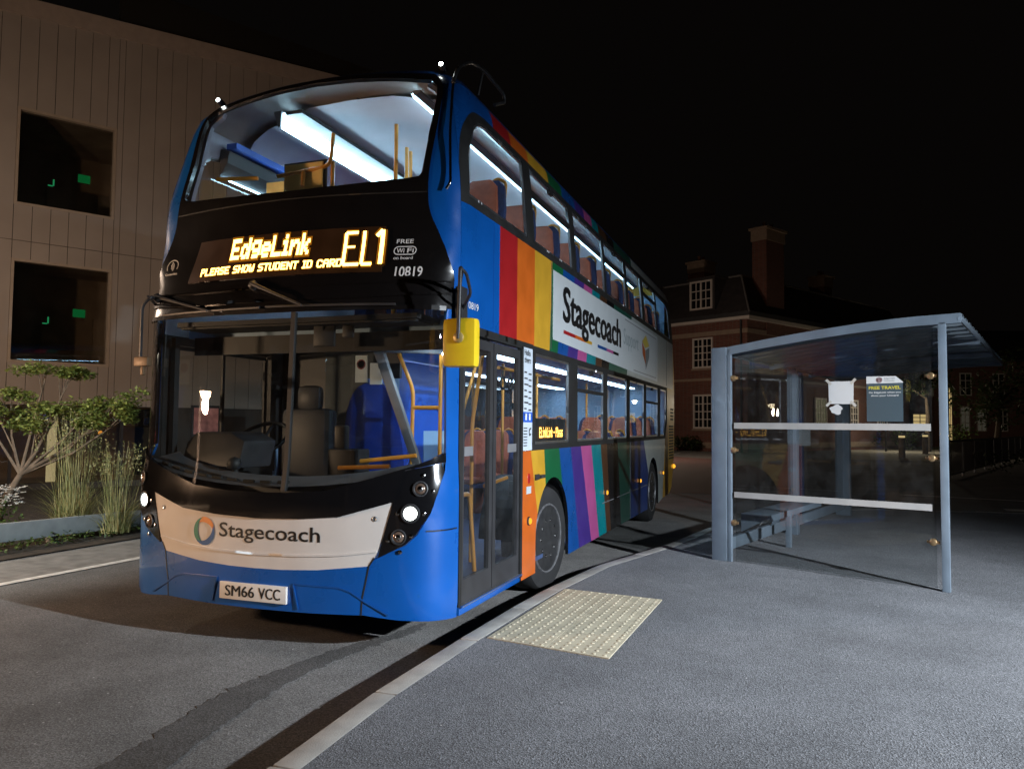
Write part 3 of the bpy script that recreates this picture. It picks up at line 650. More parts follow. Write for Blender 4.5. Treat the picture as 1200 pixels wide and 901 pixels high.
for f, sg in ((Bq, 1), (Bo, -1)):
    near = sg > 0
    # upper stripes panel
    mb = MB(); patch(mb, f, [(.42, 2.17), (REAR, 2.17), (REAR, 3.0), (.42, 3.0)], thick=.03, step=.2, lines=stripe_lines(up_b, 2.171, 2.999), matf=stripe_idx(up_b), inner_mi=14, edge=.12)
    mb.build('upper_side_panel', ST+[m_lining], bus, recalc=False)
    mb = MB(); patch(mb, f, [(.42, 3.0), (REAR, 3.0), (REAR-.1, 3.76), *FR], holes=[win_poly(a, b, UZ0, UZ1, c) for a, b, c in Uw], thick=.03, step=.2, off=.001, inner_mi=1, edge=.1)
    mb.build('upper_window_band', [m_rubber, m_lining], bus, recalc=False)
    mb = MB(); patch(mb, f, [*FR[::-1], (REAR-.1, 3.76), (REAR-.15, 3.9), (.42, 3.9)], thick=.03, step=.2, lines=stripe_lines(up_b, 3.761, 3.899), matf=stripe_idx(up_b), inner_mi=14, edge=.1)
    mb.build('cantrail', ST+[m_lining], bus, recalc=False)
    for a, b, c in Uw: make_window(f, a, b, UZ0, UZ1, c, 3.50)
    ws_ = list(Lw)
    x0 = 1.95
    band = [(x0, 1.28), (9.28, 1.28), (9.50, 1.56), (9.50, 2.17), (x0, 2.17)]; holes = [win_poly(a, b, LZ0, LZ1, c) for a, b, c in Lw]
    if not near:
        band = [(.42, 1.06), (1.80, 1.06), (1.80, 1.28)]+band[1:4]+[(.42, 2.17)]; holes = [[(.50, 1.12), (1.70, 1.12), (1.70, 2.10), (.50, 2.10)]]+holes
        pane = surf('side_window', f, holes[0], [m_winglass], bus, step=.3, off=-.012, edge=.12)
        mb = MB(); strip(mb, f, [(.52, 1.14), (1.68, 1.14), (1.68, 2.08), (.52, 2.08), (.52, 1.14)], .03, -.004, .02); strip(mb, f, [(1.12, 1.13), (1.12, 2.09)], .03, -.002, .02); mb.build('window_frame', m_rubber, pane, smooth=40)
    mb = MB(); patch(mb, f, band, holes=holes, thick=.03, step=.2, off=.001, inner_mi=1, edge=.1); mb.build('lower_window_band', [m_rubber, m_lining2 if near else m_rubber], bus, recalc=False)
    for a, b, c in Lw: make_window(f, a, b, LZ0, LZ1, c, 1.86)
    # lower panel with wheel arches
    def arch(cx, r_): return [(cx-r_, .24)]+[(cx-r_*math.cos(t), .50+r_*math.sin(t)) for t in np.linspace(0, math.pi, 21)]+[(cx+r_, .24)]
    low0 = 1.685 if near else .42
    poly = [(low0, .24)]+arch(2.575, .52)+arch(8.05, .50)+[(9.0, .285), (9.28, 1.28)]
    poly += [(low0, 1.28)] if near else [(1.80, 1.28), (1.80, 1.06), (.42, 1.06)]
    mb = MB(); mb.mi = 10; patch(mb, f, poly, thick=.03, step=.16, lines=stripe_lines(lo_b[1:] if near else lo_b[1:], .241, 1.279) if near else (), matf=stripe_idx(lo_b) if near else (lambda u, v: 0 if u < 7.4 else 13), inner_mi=14, edge=.06)
    mb.build('lower_side_panel', ST+[m_lining2], bus, recalc=False)
    # ochre rear corner with louvres
    zz = [.30, .40, .8, 1.17, 1.6, 2.05, 2.44, 3.0]; qe = [9.75, 10.05, 10.28, 10.39, 10.40, 10.40, 10.38, 10.2]
    poly = [(9.0, .285)]+list(zip(qe, zz))+[(REAR, 2.17), (9.50, 2.17), (9.50, 1.56), (9.28, 1.28)]
    mb = MB(); patch(mb, f, poly, thick=.02, step=.15, off=-.001); rc = mb.build('rear_corner_panel', [m_yellow_rear], bus, recalc=False)
    mb = MB()
    for z in [.92+.052*k for k in range(12)]+[1.62+.06*k for k in range(4)]: strip(mb, f, [(9.74 if z < 1.6 else 9.9, z), (10.28, z+.0)], .03, .003, .004)
    mb.build('engine_louvre', m_rubber, rc, smooth=0)
    sidemk = ((1.86, .70), (4.73, .71), (6.89, .71), (8.97, .71)) if near else ((2.0, .7), (4.73, .71))
    for q, z in sidemk:
        mb = MB(); F = sframe(f, q, z); mb.lathe([(.036, 0), (.036, .01), (.03, .014)], F, 20, mi=0); mb.lathe([(.029, .012), (.02, .026), (0, .03)], F, 20, mi=1); mb.build('side_marker_lamp', [m_dkgrey, m_amber], bus, smooth=45)
# rear face
mb = MB()
sec = [(.30, 9.75), (.45, 10.08), (.8, 10.28), (1.17, 10.39), (1.6, 10.40), (2.44, 10.38), (3.0, 10.2), (3.6, 10.12), (3.9, 10.05), (4.1, 10.0)]
for (z0_, y0_), (z1_, y1_) in zip(sec, sec[1:]):
    a, b = fW(z0_)-.02, fW(z1_)-.02; mb.add([(-a, y0_, z0_), (a, y0_, z0_), (b, y1_, z1_), (-b, y1_, z1_)], [(0, 1, 2, 3)])
mb.build('rear_panel', m_yellow_rear, bus, smooth=40, recalc=False)
for sg in (1, -1):
    mb = MB(); mb.box((sg*1.16-.05, 10.36, .9), (sg*1.16+.05, 10.43, 1.25)); mb.build('tail_lamp', m_red, bus, smooth=0, bevel=.01)
    mb = MB(); mb.lathe([(.04, 0), (.03, .03), (0, .04)], basis((sg*1.27, 10.28, .76), (0, 1, 0), (0, 0, 1), (sg, 0, 0)), 16); mb.build('indicator_lamp', m_amber, bus, smooth=40)
# roof
def Br(r_, z):
    if abs(r_) <= .3: return Bs(r_/.3*S0, z)
    q = yc(z)+(10.05-yc(z))*(abs(r_)-.3)/.7; p = Bq(q, z); return p if r_ > 0 else Vector((-p.x, p.y, p.z))
mb = MB(); ra = [(-1, 3.9), (-.231, 3.9), (-.227, 4.0)]+[(-s*.3/S0, z+.004) for s, z in [(1.13, 4.0)]+top_arch+[(-1.13, 4.0)]]+[(.227, 4.0), (.231, 3.9), (1, 3.9), (1, 4.189), (-1, 4.189)]
patch(mb, Br, ra, thick=.025, step=.035, edge=.03, inner_mi=1); mb.build('roof', [m_blue2, mat('roof_lining', (.34, .31, .30), .6, var=.1)], bus, recalc=False, smooth=35)
# branch deflector rail over the nearside front corner, and its chrome strip
mb = MB(); rail = [Bs(1.19, 3.06)+Vector((.03, -.02, 0)), Bs(1.225, 3.10)+Vector((.035, -.03, .0)), Bs(1.20, 3.5)+Vector((.03, -.035, 0)), Bs(1.23, 3.88)+Vector((.03, -.03, 0)), Vector((1.13, .62, 4.02)), Vector((1.12, .85, 4.17)), Vector((1.12, 1.12, 4.23)), Vector((1.12, 1.58, 4.22)), Vector((1.12, 1.60, 4.16)), Vector((1.10, 1.42, 4.07))]
mb.tube(fillet(rail[:5], .09, 4), .010, 8); mb.build('corner_trim', m_chrome, bus, smooth=50)
mb = MB(); mb.tube(fillet(rail[3:], .09, 4), .015, 8); mb.tube([(1.12, 1.12, 4.22), (1.08, 1.12, 4.03)], .010, 6); mb.build('deflector_rail', mat('dark_rail', (.045, .045, .048), .3, coat=.5, var=.1), bus, smooth=50)
# adverts and lettering on the nearside
mb = MB(); patch(mb, Bq, [(2.52, 2.285), (8.45, 2.215), (8.45, 2.955), (2.52, 2.93)], step=.3, off=.003, thick=.002, edge=.2); ban = mb.build('side_banner', [m_banner], bus, recalc=False)
mb = MB(); letter(mb, 'Stagecoach', Bq, 2.84, 2.385, 5.52, 2.845, .006, .012, 0); letter(mb, 'Stagecoach', Bq, 2.87, 2.385, 5.55, 2.845, .0064, .012, 0); mb.build('banner_wordmark', m_text, ban, smooth=0, recalc=False)
mb = MB(); letter(mb, 'Support', Bq, 5.72, 2.50, 6.75, 2.78, .006, 0); mb.build('banner_caption', mat('pale_grey_print', (.30, .36, .38), .5, var=0), ban, smooth=0, recalc=False)
for k, (a, b, mi) in enumerate(((2.87, 3.3, 1), (3.3, 3.72, 2), (3.72, 4.0, 3), (4.28, 4.72, 5), (4.72, 5.08, 7), (5.08, 5.4, 10))):
    mb = MB(); strip(mb, Bq, [(a, 2.395), (b, 2.395)], .035, .006, .001); mb.build('banner_underline', ST[mi], ban, smooth=0)
for P, m_ in (([(7.36, 2.86), (7.66, 2.72), (7.30, 2.66), (7.06, 2.74)], mat('print_gold', (.5, .38, .06), .5, var=0)), ([(7.06, 2.72), (7.30, 2.63), (7.34, 2.42), (7.10, 2.56)], ST[2]), ([(7.66, 2.70), (7.33, 2.63), (7.36, 2.34), (7.64, 2.54)], mat('print_grey', (.14, .16, .17), .5, var=0))):
    mb = MB(); mb.add([Bq(*p)+Vector((.006, 0, 0)) for p in P], [(0, 1, 2, 3)]); mb.build('banner_emblem', m_, ban, smooth=0, recalc=False)
for L_, w_, m_ in (([(5.8, 2.9), (8.3, 2.9), (8.3, 2.27), (6.4, 2.27)], .010, m_grey), ):
    mb = MB(); strip(mb, Bq, L_, w_, .006, .001); mb.build('banner_outline', m_, ban, smooth=0)
for L_, w_, m_ in (([(4.55, .60), (7.55, .61)], .010, m_grey), ([(6.205, .25), (6.195, 1.27)], .014, m_alu), ([(2.47, 2.19), (2.47, 2.99)], .014, m_alu), ([(9.45, 2.2), (9.45, 2.99)], .008, m_rubber), ([(1.0, 2.2), (1.0, 2.99)], .004, m_blue2)):
    mb = MB(); strip(mb, Bq, L_, w_, .003, .004); mb.build('side_seam', m_, bus, smooth=0)
mb = MB(); letter(mb, '10819', Bq, .50, 2.285, .71, 2.335, .003, 0)
mb.build('side_fleet_number', m_wtext, bus, smooth=0, recalc=False)
mb = MB(); patch(mb, Bq, [(1.69, 1.285), (1.935, 1.285), (1.935, 2.17), (1.69, 2.17)], step=.2, off=.002, thick=.002); info = mb.build('information_strip', [mat('pale_blue_vinyl', (.55, .62, .70), .4, var=.03)], bus, recalc=False)
mb = MB(); letter(mb, 'Hello', Bq, 1.72, 2.07, 1.87, 2.12, .005, 0); letter(mb, 'there', Bq, 1.72, 2.01, 1.88, 2.06, .005, 0)
for k in range(8):
    z = 1.93-.05*k; strip(mb, Bq, [(1.72, z), (1.78+.02*(k % 3), z)], .012, .005, .001); strip(mb, Bq, [(1.83, z-.01), (1.90, z-.01)], .012, .005, .001)
for k in range(7): strip(mb, Bq, [(1.71, 1.47-.024*k), (1.80, 1.47-.024*k)], .008, .005, .001)
strip(mb, Bq, [(1.90, 1.47), (1.85, 1.45), (1.86, 1.41), (1.90, 1.42)], .014, .005, .001)
mb.mi = 1; strip(mb, Bq, [(1.695, 1.56), (1.93, 1.56)], .085, .004, .001, 1); 
for q in (1.765, 1.86): strip(mb, Bq, [(q-.001, 1.535), (q+.001, 1.59)], .04, .006, .001, 2)
mb.build('information_lettering', [m_text, m_bluepan, m_wtext], info, smooth=0, recalc=False)
mb = MB(); mb.box((1.268, 2.02, 1.025), (1.285, 2.12, 1.075)); mb.box((1.268, 2.14, 1.035), (1.30, 2.24, 1.065)); mb.build('panel_handle', m_dkgrey, bus, smooth=30, bevel=.006)
mb = MB(); mb.lathe([(.035, 0), (.03, .008), (0, .008)], basis((1.27, 1.86, 1.05), (0, .7, 0), (0, 0, 1.3), (1, 0, 0)), 16); mb.build('emergency_button', ST[1], bus, smooth=40)
mb = MB(); patch(mb, Bq, [(1.80, .925), (1.92, .925), (1.92, .985), (1.80, .985)], off=.003, thick=.002); mb.build('sticker', [m_banner], bus, recalc=False)
# nearside LED route sign behind the first window
mb = MB(); mb.box((1.15, 2.03, 1.335), (1.235, 3.10, 1.555)); sign = mb.build('side_display', m_rubber, bus, smooth=0)
mb = MB(); Sf = lambda u, v: Vector((1.236, u, v)); led(mb, 'ELinkLink - Pleas', lambda u, v: Sf(u, v), 2.24, 1.385, 2.98, 1.475, .003, grow=.5, halo=1.3); mb.build('led_text', [m_led, m_ledhalo], sign, smooth=0, recalc=False)
# --- entrance door
def door_leaf(q0, q1):
    mb = MB(); patch(mb, Bq, [(q0, .30), (q1, .30), (q1, 2.10), (q0, 2.10)], holes=[[(q0+.06, .46), (q1-.06, .46), (q1-.06, 2.03), (q0+.06, 2.03)]], thick=.035, step=.2, off=-.012); lf = mb.build('door', [m_dkgrey], bus, recalc=False)
    surf('door_pane', Bq, [(q0+.05, .45), (q1-.05, .45), (q1-.05, 2.04), (q0+.05, 2.04)], [m_doorglass], lf, off=-.03, step=.3)
    return lf
d1 = door_leaf(.465, 1.05); d2 = door_leaf(1.065, 1.665)
mb = MB(); P = lambda q, z, o: Bq(q, z)+Vector((o, 0, 0)); mb.tube(fillet([P(.52, 1.02, -.06), P(.82, 1.0, -.10), P(.84, .95, -.10), P(.84, .46, -.06)], .08), .017, 8); mb.build('door_rail', m_orange, d1, smooth=50)
mb = MB(); mb.tube(fillet([P(1.12, 1.04, -.10), P(1.6, 1.07, -.10)], .02), .016, 8); mb.build('door_rail', m_orange, d2, smooth=50)
mb = MB(); patch(mb, Bq, [(.50, 1.28), (.70, 1.28), (.70, 1.345), (.50, 1.345)], off=-.02, thick=.003); mb.build('door_sticker', [m_grey], d1, recalc=False)
mb = MB(); patch(mb, Bq, [(1.40, 1.28), (1.60, 1.28), (1.60, 1.345), (1.40, 1.345)], off=-.02, thick=.003); mb.build('door_sticker', [m_grey], d2, recalc=False)
mb = MB(); strip(mb, Bq, [(.445, .30), (.445, 2.14), (1.675, 2.14), (1.675, .27)], .045, .004, .04); strip(mb, Bq, [(.42, 2.155), (1.94, 2.155)], .04, .006, .03); mb.build('door_frame', m_rubber, bus, smooth=30)
mb = MB(); mb.box((1.0, .46, .235), (1.262, 1.68, .285), mi=0); mb.box((1.20, .46, .285), (1.285, 1.68, .30), mi=1); mb.build('door_sill', [m_blue, m_alu], bus, smooth=30, bevel=.004)
# --- wheels
def wheel(cx, cy, steer, sg):
    root_m = Matrix.Translation((cx, cy, .47)) @ Matrix.Rotation(R(steer), 4, 'Z') @ basis((0, 0, 0), (0, 1, 0), (0, 0, 1), (sg, 0, 0))
    mb = MB(); ty = [(.29, -.13), (.40, -.135), (.45, -.12), (.468, -.09), (.47, 0), (.468, .09), (.45, .125), (.40, .14), (.31, .13), (.29, .10)]
    mb.lathe(ty, root_m, 48); wh = mb.build('wheel', m_tyre, bus, smooth=35)
    mb = MB(); mb.lathe([(.292, .132), (.312, .128), (.306, .118), (.286, .10), (.272, .04), (.24, .03), (.212, .045), (.205, .10), (.192, .112), (.132, .112), (.125, .06), (.11, .05), (.095, .10), (.06, .115), (0, .118)], root_m, 48)
    for k in range(8): mb.lathe([(.034, .0), (.034, .0545), (.0, .0545)], root_m @ Matrix.Rotation(R(45*k), 4, 'Z') @ Matrix.Translation((.238, 0, 0)), 14, mi=1)
    mb.build('rim', [m_steel, m_rubber], wh, smooth=35)
    mb = MB(); mb.lathe([(.288, .112), (.297, .139), (.306, .142), (.313, .131)], root_m, 48); mb.lathe([(.188, .108), (.192, .120), (.135, .120), (.132, .108)], root_m, 48); mb.build('rim_ring', mat('worn_rim_silver', (.20, .20, .21), .4, metal=.5, var=.3, scale=25), wh, smooth=35)
    mb = MB()
    for k in range(10): mb.lathe([(.015, .11), (.015, .138), (.010, .144), (0, .144)], root_m @ Matrix.Rotation(R(36*k), 4, 'Z') @ Matrix.Translation((.165, 0, 0)), 8)
    mb.build('wheel_nut', m_chrome, wh, smooth=30)
for sg in (1, -1):
    wheel(sg*1.10, 2.55, -6 if sg > 0 else -6, sg); wheel(sg*1.12, 8.04, 0, sg)
for cyy in (2.575, 8.05):
    for sg in (1, -1):
        mb = MB(); n = 18; r_ = .53
        for k in range(n):
            t0, t1 = math.pi*k/n, math.pi*(k+1)/n; a = [(sg*x, cyy-r_*math.cos(t), .5+r_*math.sin(t)) for x, t in ((.75, t0), (1.24, t0), (1.24, t1), (.75, t1))]; mb.add(a, [(0, 1, 2, 3)])
        mb.add([(sg*.75, cyy-r_*math.cos(t), .5+r_*math.sin(t)) for t in np.linspace(0, math.pi, n+1)], [tuple(range(n+1))])
        mb.build('wheel_arch_liner', m_rubber, bus, smooth=40, recalc=False)
mb = MB(); mb.box((-1.2, .55, .26), (.98, 9.7, .30)); mb.box((.98, 1.72, .26), (1.2, 9.7, .30)); mb.build('chassis', m_dkgrey, bus, smooth=0)

# ------------------------------------------------------------------ bus interior
def part(name, m, parent=bus, smooth=40, bevel=0, **boxes): ...
def boxes(name, m, L, parent=bus, bevel=0):
    mb = MB()
    for lo, hi in L: mb.box(lo, hi)
    return mb.build(name, m, parent, smooth=30, bevel=bevel)
boxes('lower_floor', m_floor, [((-1.2, .5, .31), (1.0, 9.7, .345)), ((1.0, 1.72, .31), (1.22, 9.7, .345))])
boxes('upper_floor', m_lining2, [((-1.22, .665, 2.16), (1.22, 10.1, 2.235))]); boxes('upper_floor_nose', m_cab, [((-1.0, .30, 2.20), (1.0, .66, 2.235))]); boxes('windscreen_header', m_cab, [((-1.12, .62, 2.02), (1.12, .66, 2.158)), ((-.98, .32, 2.185), (.98, .60, 2.198))])
boxes('rear_bulkhead', m_lining2, [((-1.2, 9.62, .345), (1.2, 9.66, 2.16)), ((-1.15, 9.98, 2.235), (1.15, 10.02, 3.9))])
mb = MB(); cp = [(1.13, 3.80), (1.05, 3.92), (.92, 4.0), (.78, 4.045), (.4, 4.085), (0, 4.10)]; cp = cp+[(-x, z) for x, z in cp[::-1][1:]]
ys_ = [1.15, 3, 6, 9.95]
mb.add([(x*(1 if y > 2 else .97), y if abs(x) > .5 else y-.12*(y < 2), z) for y in ys_ for x, z in cp], [(r_*11+i, r_*11+i+1, r_*11+i+12, r_*11+i+11) for r_ in range(3) for i in range(10)]); mb.build('ceiling', m_ceil, bus, smooth=60, recalc=False)
for sg in (1, -1):
    zl = 3.925 if sg < 0 else 4.022; mb = MB(); mb.prism([(sg*.67, .95, 4.045), (sg*.63, .95, zl), (sg*.61, .95, zl+.005), (sg*.60, .95, 4.06), (sg*.67, .95, 4.06)], (0, 8.9, 0)); fx_ = mb.build('light_housing', m_grey, bus, smooth=0)
    mb = MB(); mb.prism([(sg*.612, .97, zl-.007), (sg*.600, .97, zl-.007), (sg*.586, .97, 4.045), (sg*.596, .97, 4.05)], (0, 8.85, 0)); mb.build('ceiling_light', m_striplight, fx_, smooth=0)
boxes('ceiling_duct', m_dkgrey, [((-.58, .98, 4.03), (-.42, 9.8, 4.06))])
mb = MB(); mb.prism([(-1.17, .9, 3.55), (-1.09, .9, 3.66), (-1.07, .9, 3.76), (-1.16, .9, 3.78)], (0, 8.9, 0)); mb.build('offside_cove', m_dkgrey, bus, smooth=0)
boxes('cove_trim', m_bluepan, [((-1.10, .9, 3.77), (-1.0, 9.8, 3.82))])
boxes('cove_light', m_striplight, [((-1.155, .95, 3.537), (-1.140, 9.8, 3.544))])
boxes('lower_light', m_striplow, [((-.72, 1.9, 2.145), (-.58, 9.4, 2.157)), ((.58, .8, 2.145), (.72, 9.4, 2.157))])
# seats: moulded blue shell, terracotta pad, cushion
def make_seat():
    mb = MB(); prof = [(.0, .12), (.12, .13), (.45, .17), (.75, .24), (.96, .30), (1.02, .31)]      # (height, y) of back
    def sheet(w_, dy, th, top, ins, mi):
        vs = []; n = len(prof)
        for h, y in prof:
            hh = min(h, top); ww = w_*(1 if h < .8 else .86 if h < 1 else .62)-ins
            for x in (-ww, -ww*.5, 0, ww*.5, ww): vs.append((x, y+dy+(.028*abs(x/ww)**2 if mi else 0)*-1, hh+.05))
        m = len(vs); vs2 = [(x, y+th, z) for x, y, z in vs]; fs = []
        for i in range(n-1):
            for j in range(4):
                a = i*5+j; fs += [(a, a+1, a+6, a+5), (m+a, m+a+5, m+a+6, m+a+1)]
            for e in (0, 4): a = i*5+e; fs.append((a, a+5, m+a+5, m+a))
        for j in range(4): fs += [(j, j+1, m+j+1, m+j), ((n-1)*5+j, (n-1)*5+j+1, m+(n-1)*5+j+1, m+(n-1)*5+j)]
        mb.add(vs+vs2, fs, 0)
    sheet(.225, 0, .05, 2, 0, 0)
    mb.box((-.22, -.30, .38), (.22, .16, .43)); mb.box((-.05, -.1, -.2), (.05, .1, .38))
    o = mb.build('seat', m_seatblue, bus, smooth=50, bevel=.008)
    mb = MB(); sheet(.225, -.035, .04, 2, .055, 0); p = mb.build('seat_pad', m_terra, o, smooth=60, bevel=.010)
    mb = MB(); mb.box((-.20, -.31, .432), (.20, .12, .50)); c = mb.build('cushion', m_terra, o, smooth=50, bevel=.03)
    mb = MB(); mb.tube(fillet([(.19, .33, .90), (.19, .36, 1.06), (.11, .36, 1.10), (.05, .34, 1.05)], .04), .014, 6); g = mb.build('grab_handle', m_orange, o, smooth=60)
    return o
seat0 = make_seat(); first = [True]
def put_seat(x, y, z):
    if first[0]: o = seat0; first[0] = False
    else:
        o = seat0.copy(); C.objects.link(o)
        for ch in list(seat0.children):
            c = ch.copy(); C.objects.link(c); c.parent = o
    o.location = (x, y, z)
for k in range(11):
    y = 1.32+.79*k
    for x in (-.92, -.45, .45, .92):
        if k < 2 and x < 0: continue
        put_seat(x, y, 2.235+.22)
for k in range(6):
    y = 4.6+.82*k
    for x in (-.92, -.45, .45, .92):
        if not (k == 0 and x > 0): put_seat(x, y, .345 if k < 3 else .55)
# rails and poles
def rail_part(name, L, r_=.017, m=m_orange):
    for P in L: mb = MB(); mb.tube(fillet(P, .08), r_, 8); mb.build(name, m, bus, smooth=60)
rail_part('upper_front_rail', [[(-.95, .62, 3.42), (-.62, .70, 3.42)], [(-.60, .92, 3.50), (-.14, .98, 3.56), (-.13, 1.0, 3.83)], [(-.13, 1.0, 3.22), (-.13, 1.0, 3.6)], [(-.36, .925, 3.40), (-.36, .93, 3.53)]])
rail_part('upper_pole', [[(.36, 1.15, 2.24), (.36, 1.15, 3.9)], [(.18, 1.75, 2.24), (.18, 1.75, 3.9)], [(.74, .72, 3.05), (.76, .74, 3.25), (.88, .95, 3.55), (.95, 1.15, 3.7)]])
rail_part('upper_pole', [[(.22, 1.6+1.58*k, 2.24), (.22, 1.6+1.58*k, 3.88)] for k in range(6)])
mb = MB(); mb.box((-.56, .96, 3.38), (-.20, .975, 3.60)); pnl = mb.build('front_seat_panel', m_wood, bus, smooth=0, bevel=.004)
mb = MB(); mb.box((-.58, .978, 3.36), (-.17, .99, 3.62)); mb.build('panel_backing', m_dkgrey, pnl, smooth=0, bevel=.004)
mb = MB(); mb.box((-1.0, 1.3, 3.30), (-.72, 1.315, 3.60)); mb.build('front_seat_panel', m_wood, bus, smooth=0, bevel=.004)
mb = MB(); mb.prism([(-1.0, .335, 3.09), (1.0, .335, 3.09), (1.0, .62, 3.02), (-1.0, .62, 3.02)], (0, 0, .02)); mb.build('upper_dash', m_grey, bus, smooth=0)
mb = MB(); mb.box((.0, .42, 3.115), (.93, .50, 3.135)); mb.build('upper_dash_rail', m_dkgrey, bus, smooth=0)
# pillar trim inside the upper windscreen (offside)
mb = MB()
for sg in (1, -1):
    strip(mb, Bs, [(sg*s, z) for s, z in ((1.05, 3.17), (1.075, 3.5), (1.115, 3.75), (1.13, 3.87), (1.05, 3.96))], .10, -.04, .03)
mb.build('upper_pillar_trim', m_lining, bus, smooth=50)
# driver cab: dash, binnacle, wheel, seat, partition
mb = MB()
n = 17; ss = np.linspace(-1.22, 1.05, n)
top = [Bs(s, 1.07+.14*(s/1.2)**2)+Vector((0, .03, 0)) for s in ss]; bk = [Vector((p.x*.93, max(p.y+.22, .27), p.z+.055)) for p in top]; bt = [Vector((p.x, p.y+.02, .75)) for p in bk]
vs = top+bk+bt; mb.add(vs, [(i, i+1, n+i+1, n+i) for i in range(n-1)]+[(n+i, n+i+1, 2*n+i+1, 2*n+i) for i in range(n-1)])
dash = mb.build('dashboard', m_dash, bus, smooth=60, recalc=False)
mb = MB()
for k in range(9):
    s = -1.02+.14*k; a = Bs(s, 1.085+.14*(s/1.2)**2)+Vector((0, .085, .012)); b = Bs(s+.085, 1.085+.14*((s+.085)/1.2)**2)+Vector((0, .085, .012))
    mb.tube([a, b], .011, 6)
mb.build('demister_vent', m_rubber, dash, smooth=0)
mb = MB(); mb.prism([(-1.02, .40, 1.18), (-.46, .36, 1.16), (-.44, .40, 1.36), (-.60, .44, 1.42), (-.95, .48, 1.42), (-1.06, .50, 1.34)], (.03, .34, .0)); mb.build('instrument_binnacle', m_cab, dash, smooth=40, bevel=.02)
mb = MB(); W_ = basis((-.66, .86, 1.36), (1, 0, 0), (0, .75, .55), (0, -.55, .75))
mb.tube([W_ @ Vector((.235*math.cos(t), .235*math.sin(t), 0)) for t in np.linspace(0, 2*math.pi, 37)], .016, 8, cap=False)
for t in (R(90), R(210), R(330)): mb.tube([W_ @ Vector((0, 0, -.03)), W_ @ Vector((.23*math.cos(t), .23*math.sin(t), 0))], .014, 6)
mb.lathe([(.06, -.05), (.06, 0), (0, .005)], W_, 16); mb.build('steering_wheel', m_cab, bus, smooth=50)
mb = MB(); mb.box((-.88, 1.42, .9), (-.38, 1.56, 1.62)); mb.box((-.88, 1.0, .80), (-.38, 1.5, .92)); mb.box((-.75, 1.45, 1.6), (-.51, 1.55, 1.82)); mb.box((-.8, 1.05, .345), (-.46, 1.45, .8)); mb.build('driver_seat', m_cab, bus, smooth=50, bevel=.06)
mb = MB(); pan = smooth2([(-.46, .6), (-.46, 1.2), (-.42, 1.62), (-.30, 1.83), (-.08, 1.84), (.06, 1.66), (.16, 1.2), (.20, .6)], 4, False); mb.prism([(x, 1.75, z) for x, z in pan], (0, .10, 0)); mb.build('cab_panel', m_bluegloss, bus, smooth=50, bevel=.02)
boxes('cab_bulkhead', m_cab, [((-1.2, 1.87, .345), (-.30, 1.92, 2.15)), ((-.32, 1.86, 1.9), (.05, 1.90, 2.15))])
boxes('stair_enclosure', m_bluepan, [((-1.19, 1.94, .345), (-.42, 4.15, 2.14))])
boxes('stair_trim', m_lining2, [((-.42, 1.95, .9), (-.41, 4.1, 1.05)), ((-.42, 2.6, 1.05), (-.41, 2.72, 2.1)), ((-.42, 3.3, 1.05), (-.41, 4.1, 1.42))])
mb = MB(); mb.prism([(.13, 1.2, 2.16), (.21, 1.2, 2.16), (.60, 1.2, 1.16), (.53, 1.2, 1.16)], (0, .05, 0)); mb.prism([(.13, 1.2, 2.16), (.13, 1.2, 2.10), (.24, 1.2, 2.07), (1.15, 1.2, 2.02), (1.15, 1.2, 2.16)], (0, .05, 0)); scr = mb.build('assault_screen', m_grey, bus, smooth=40, bevel=.006)
mb = MB(); mb.prism([(-.3, 1.22, 1.15), (.53, 1.22, 1.15), (.14, 1.22, 2.12), (-.3, 1.22, 2.12)], (0, .006, 0)); mb.build('screen_pane', m_winglass, scr, smooth=0)
rail_part('door_pole', [[(.20, 1.5, 2.15), (.37, 1.5, 1.78), (.36, 1.5, .9)], [(.36, 1.5, 1.63), (.62, 1.5, 1.63)], [(.62, 1.5, 2.15), (.62, 1.5, .35)], [(.9, 1.75, 2.15), (.80, 1.75, 1.5), (.80, 1.75, .35)]])
rail_part('fare_rail', [[(.22, .62, 1.17), (.62, .66, 1.19)], [(.26, .86, 1.21), (.70, .92, 1.26)]], .016)
rail_part('saloon_pole', [[(.42, 2.35, .35), (.42, 2.35, 1.5), (.5, 2.6, 2.15)], [(.42, 3.5, .35), (.42, 3.5, 2.15)], [(.35, 4.9, .35), (.35, 4.9, 2.15)], [(-.30, 4.4, .35), (-.30, 4.4, 2.15)], [(.32, 6.4, .5), (.32, 6.4, 2.15)], [(.3, 7.6, .5), (.3, 7.6, 2.15)], [(.9, 2.1, 2.0), (.9, 4.0, 2.0)]])
mb = MB()
for k in range(5): 
    c = Vector((.86, 2.12+.2*k, 1.93)); mb.tube([c+Vector((0, 0, .09)), c], .012, 6); mb.tube([c+Vector((0, .055*math.sin(t), -.055+.055*math.cos(t))) for t in np.linspace(0, 2*math.pi, 15)], .011, 6, cap=False)
mb.build('hanging_strap', m_rubber, bus, smooth=50)
mb = MB(); mb.box((.02, .78, 1.06), (.26, 1.0, 1.30)); mb.box((.05, .82, 1.30), (.14, .9, 1.48)); mb.build('ticket_machine', m_cab, bus, smooth=40, bevel=.015)
mb = MB(); mb.box((.115, .42, 2.04), (.29, .445, 2.21)); mb.tube([(.2, .43, 2.15), (.2, .40, 2.24)], .01, 6); mb.build('interior_mirror', m_cab, bus, smooth=40, bevel=.012)
mb = MB(); mb.box((.34, .44, 2.10), (.43, .465, 2.20)); mb.tube([(.385, .45, 2.18), (.385, .42, 2.25)], .01, 6); mb.build('cab_camera', m_cab, bus, smooth=40, bevel=.012)
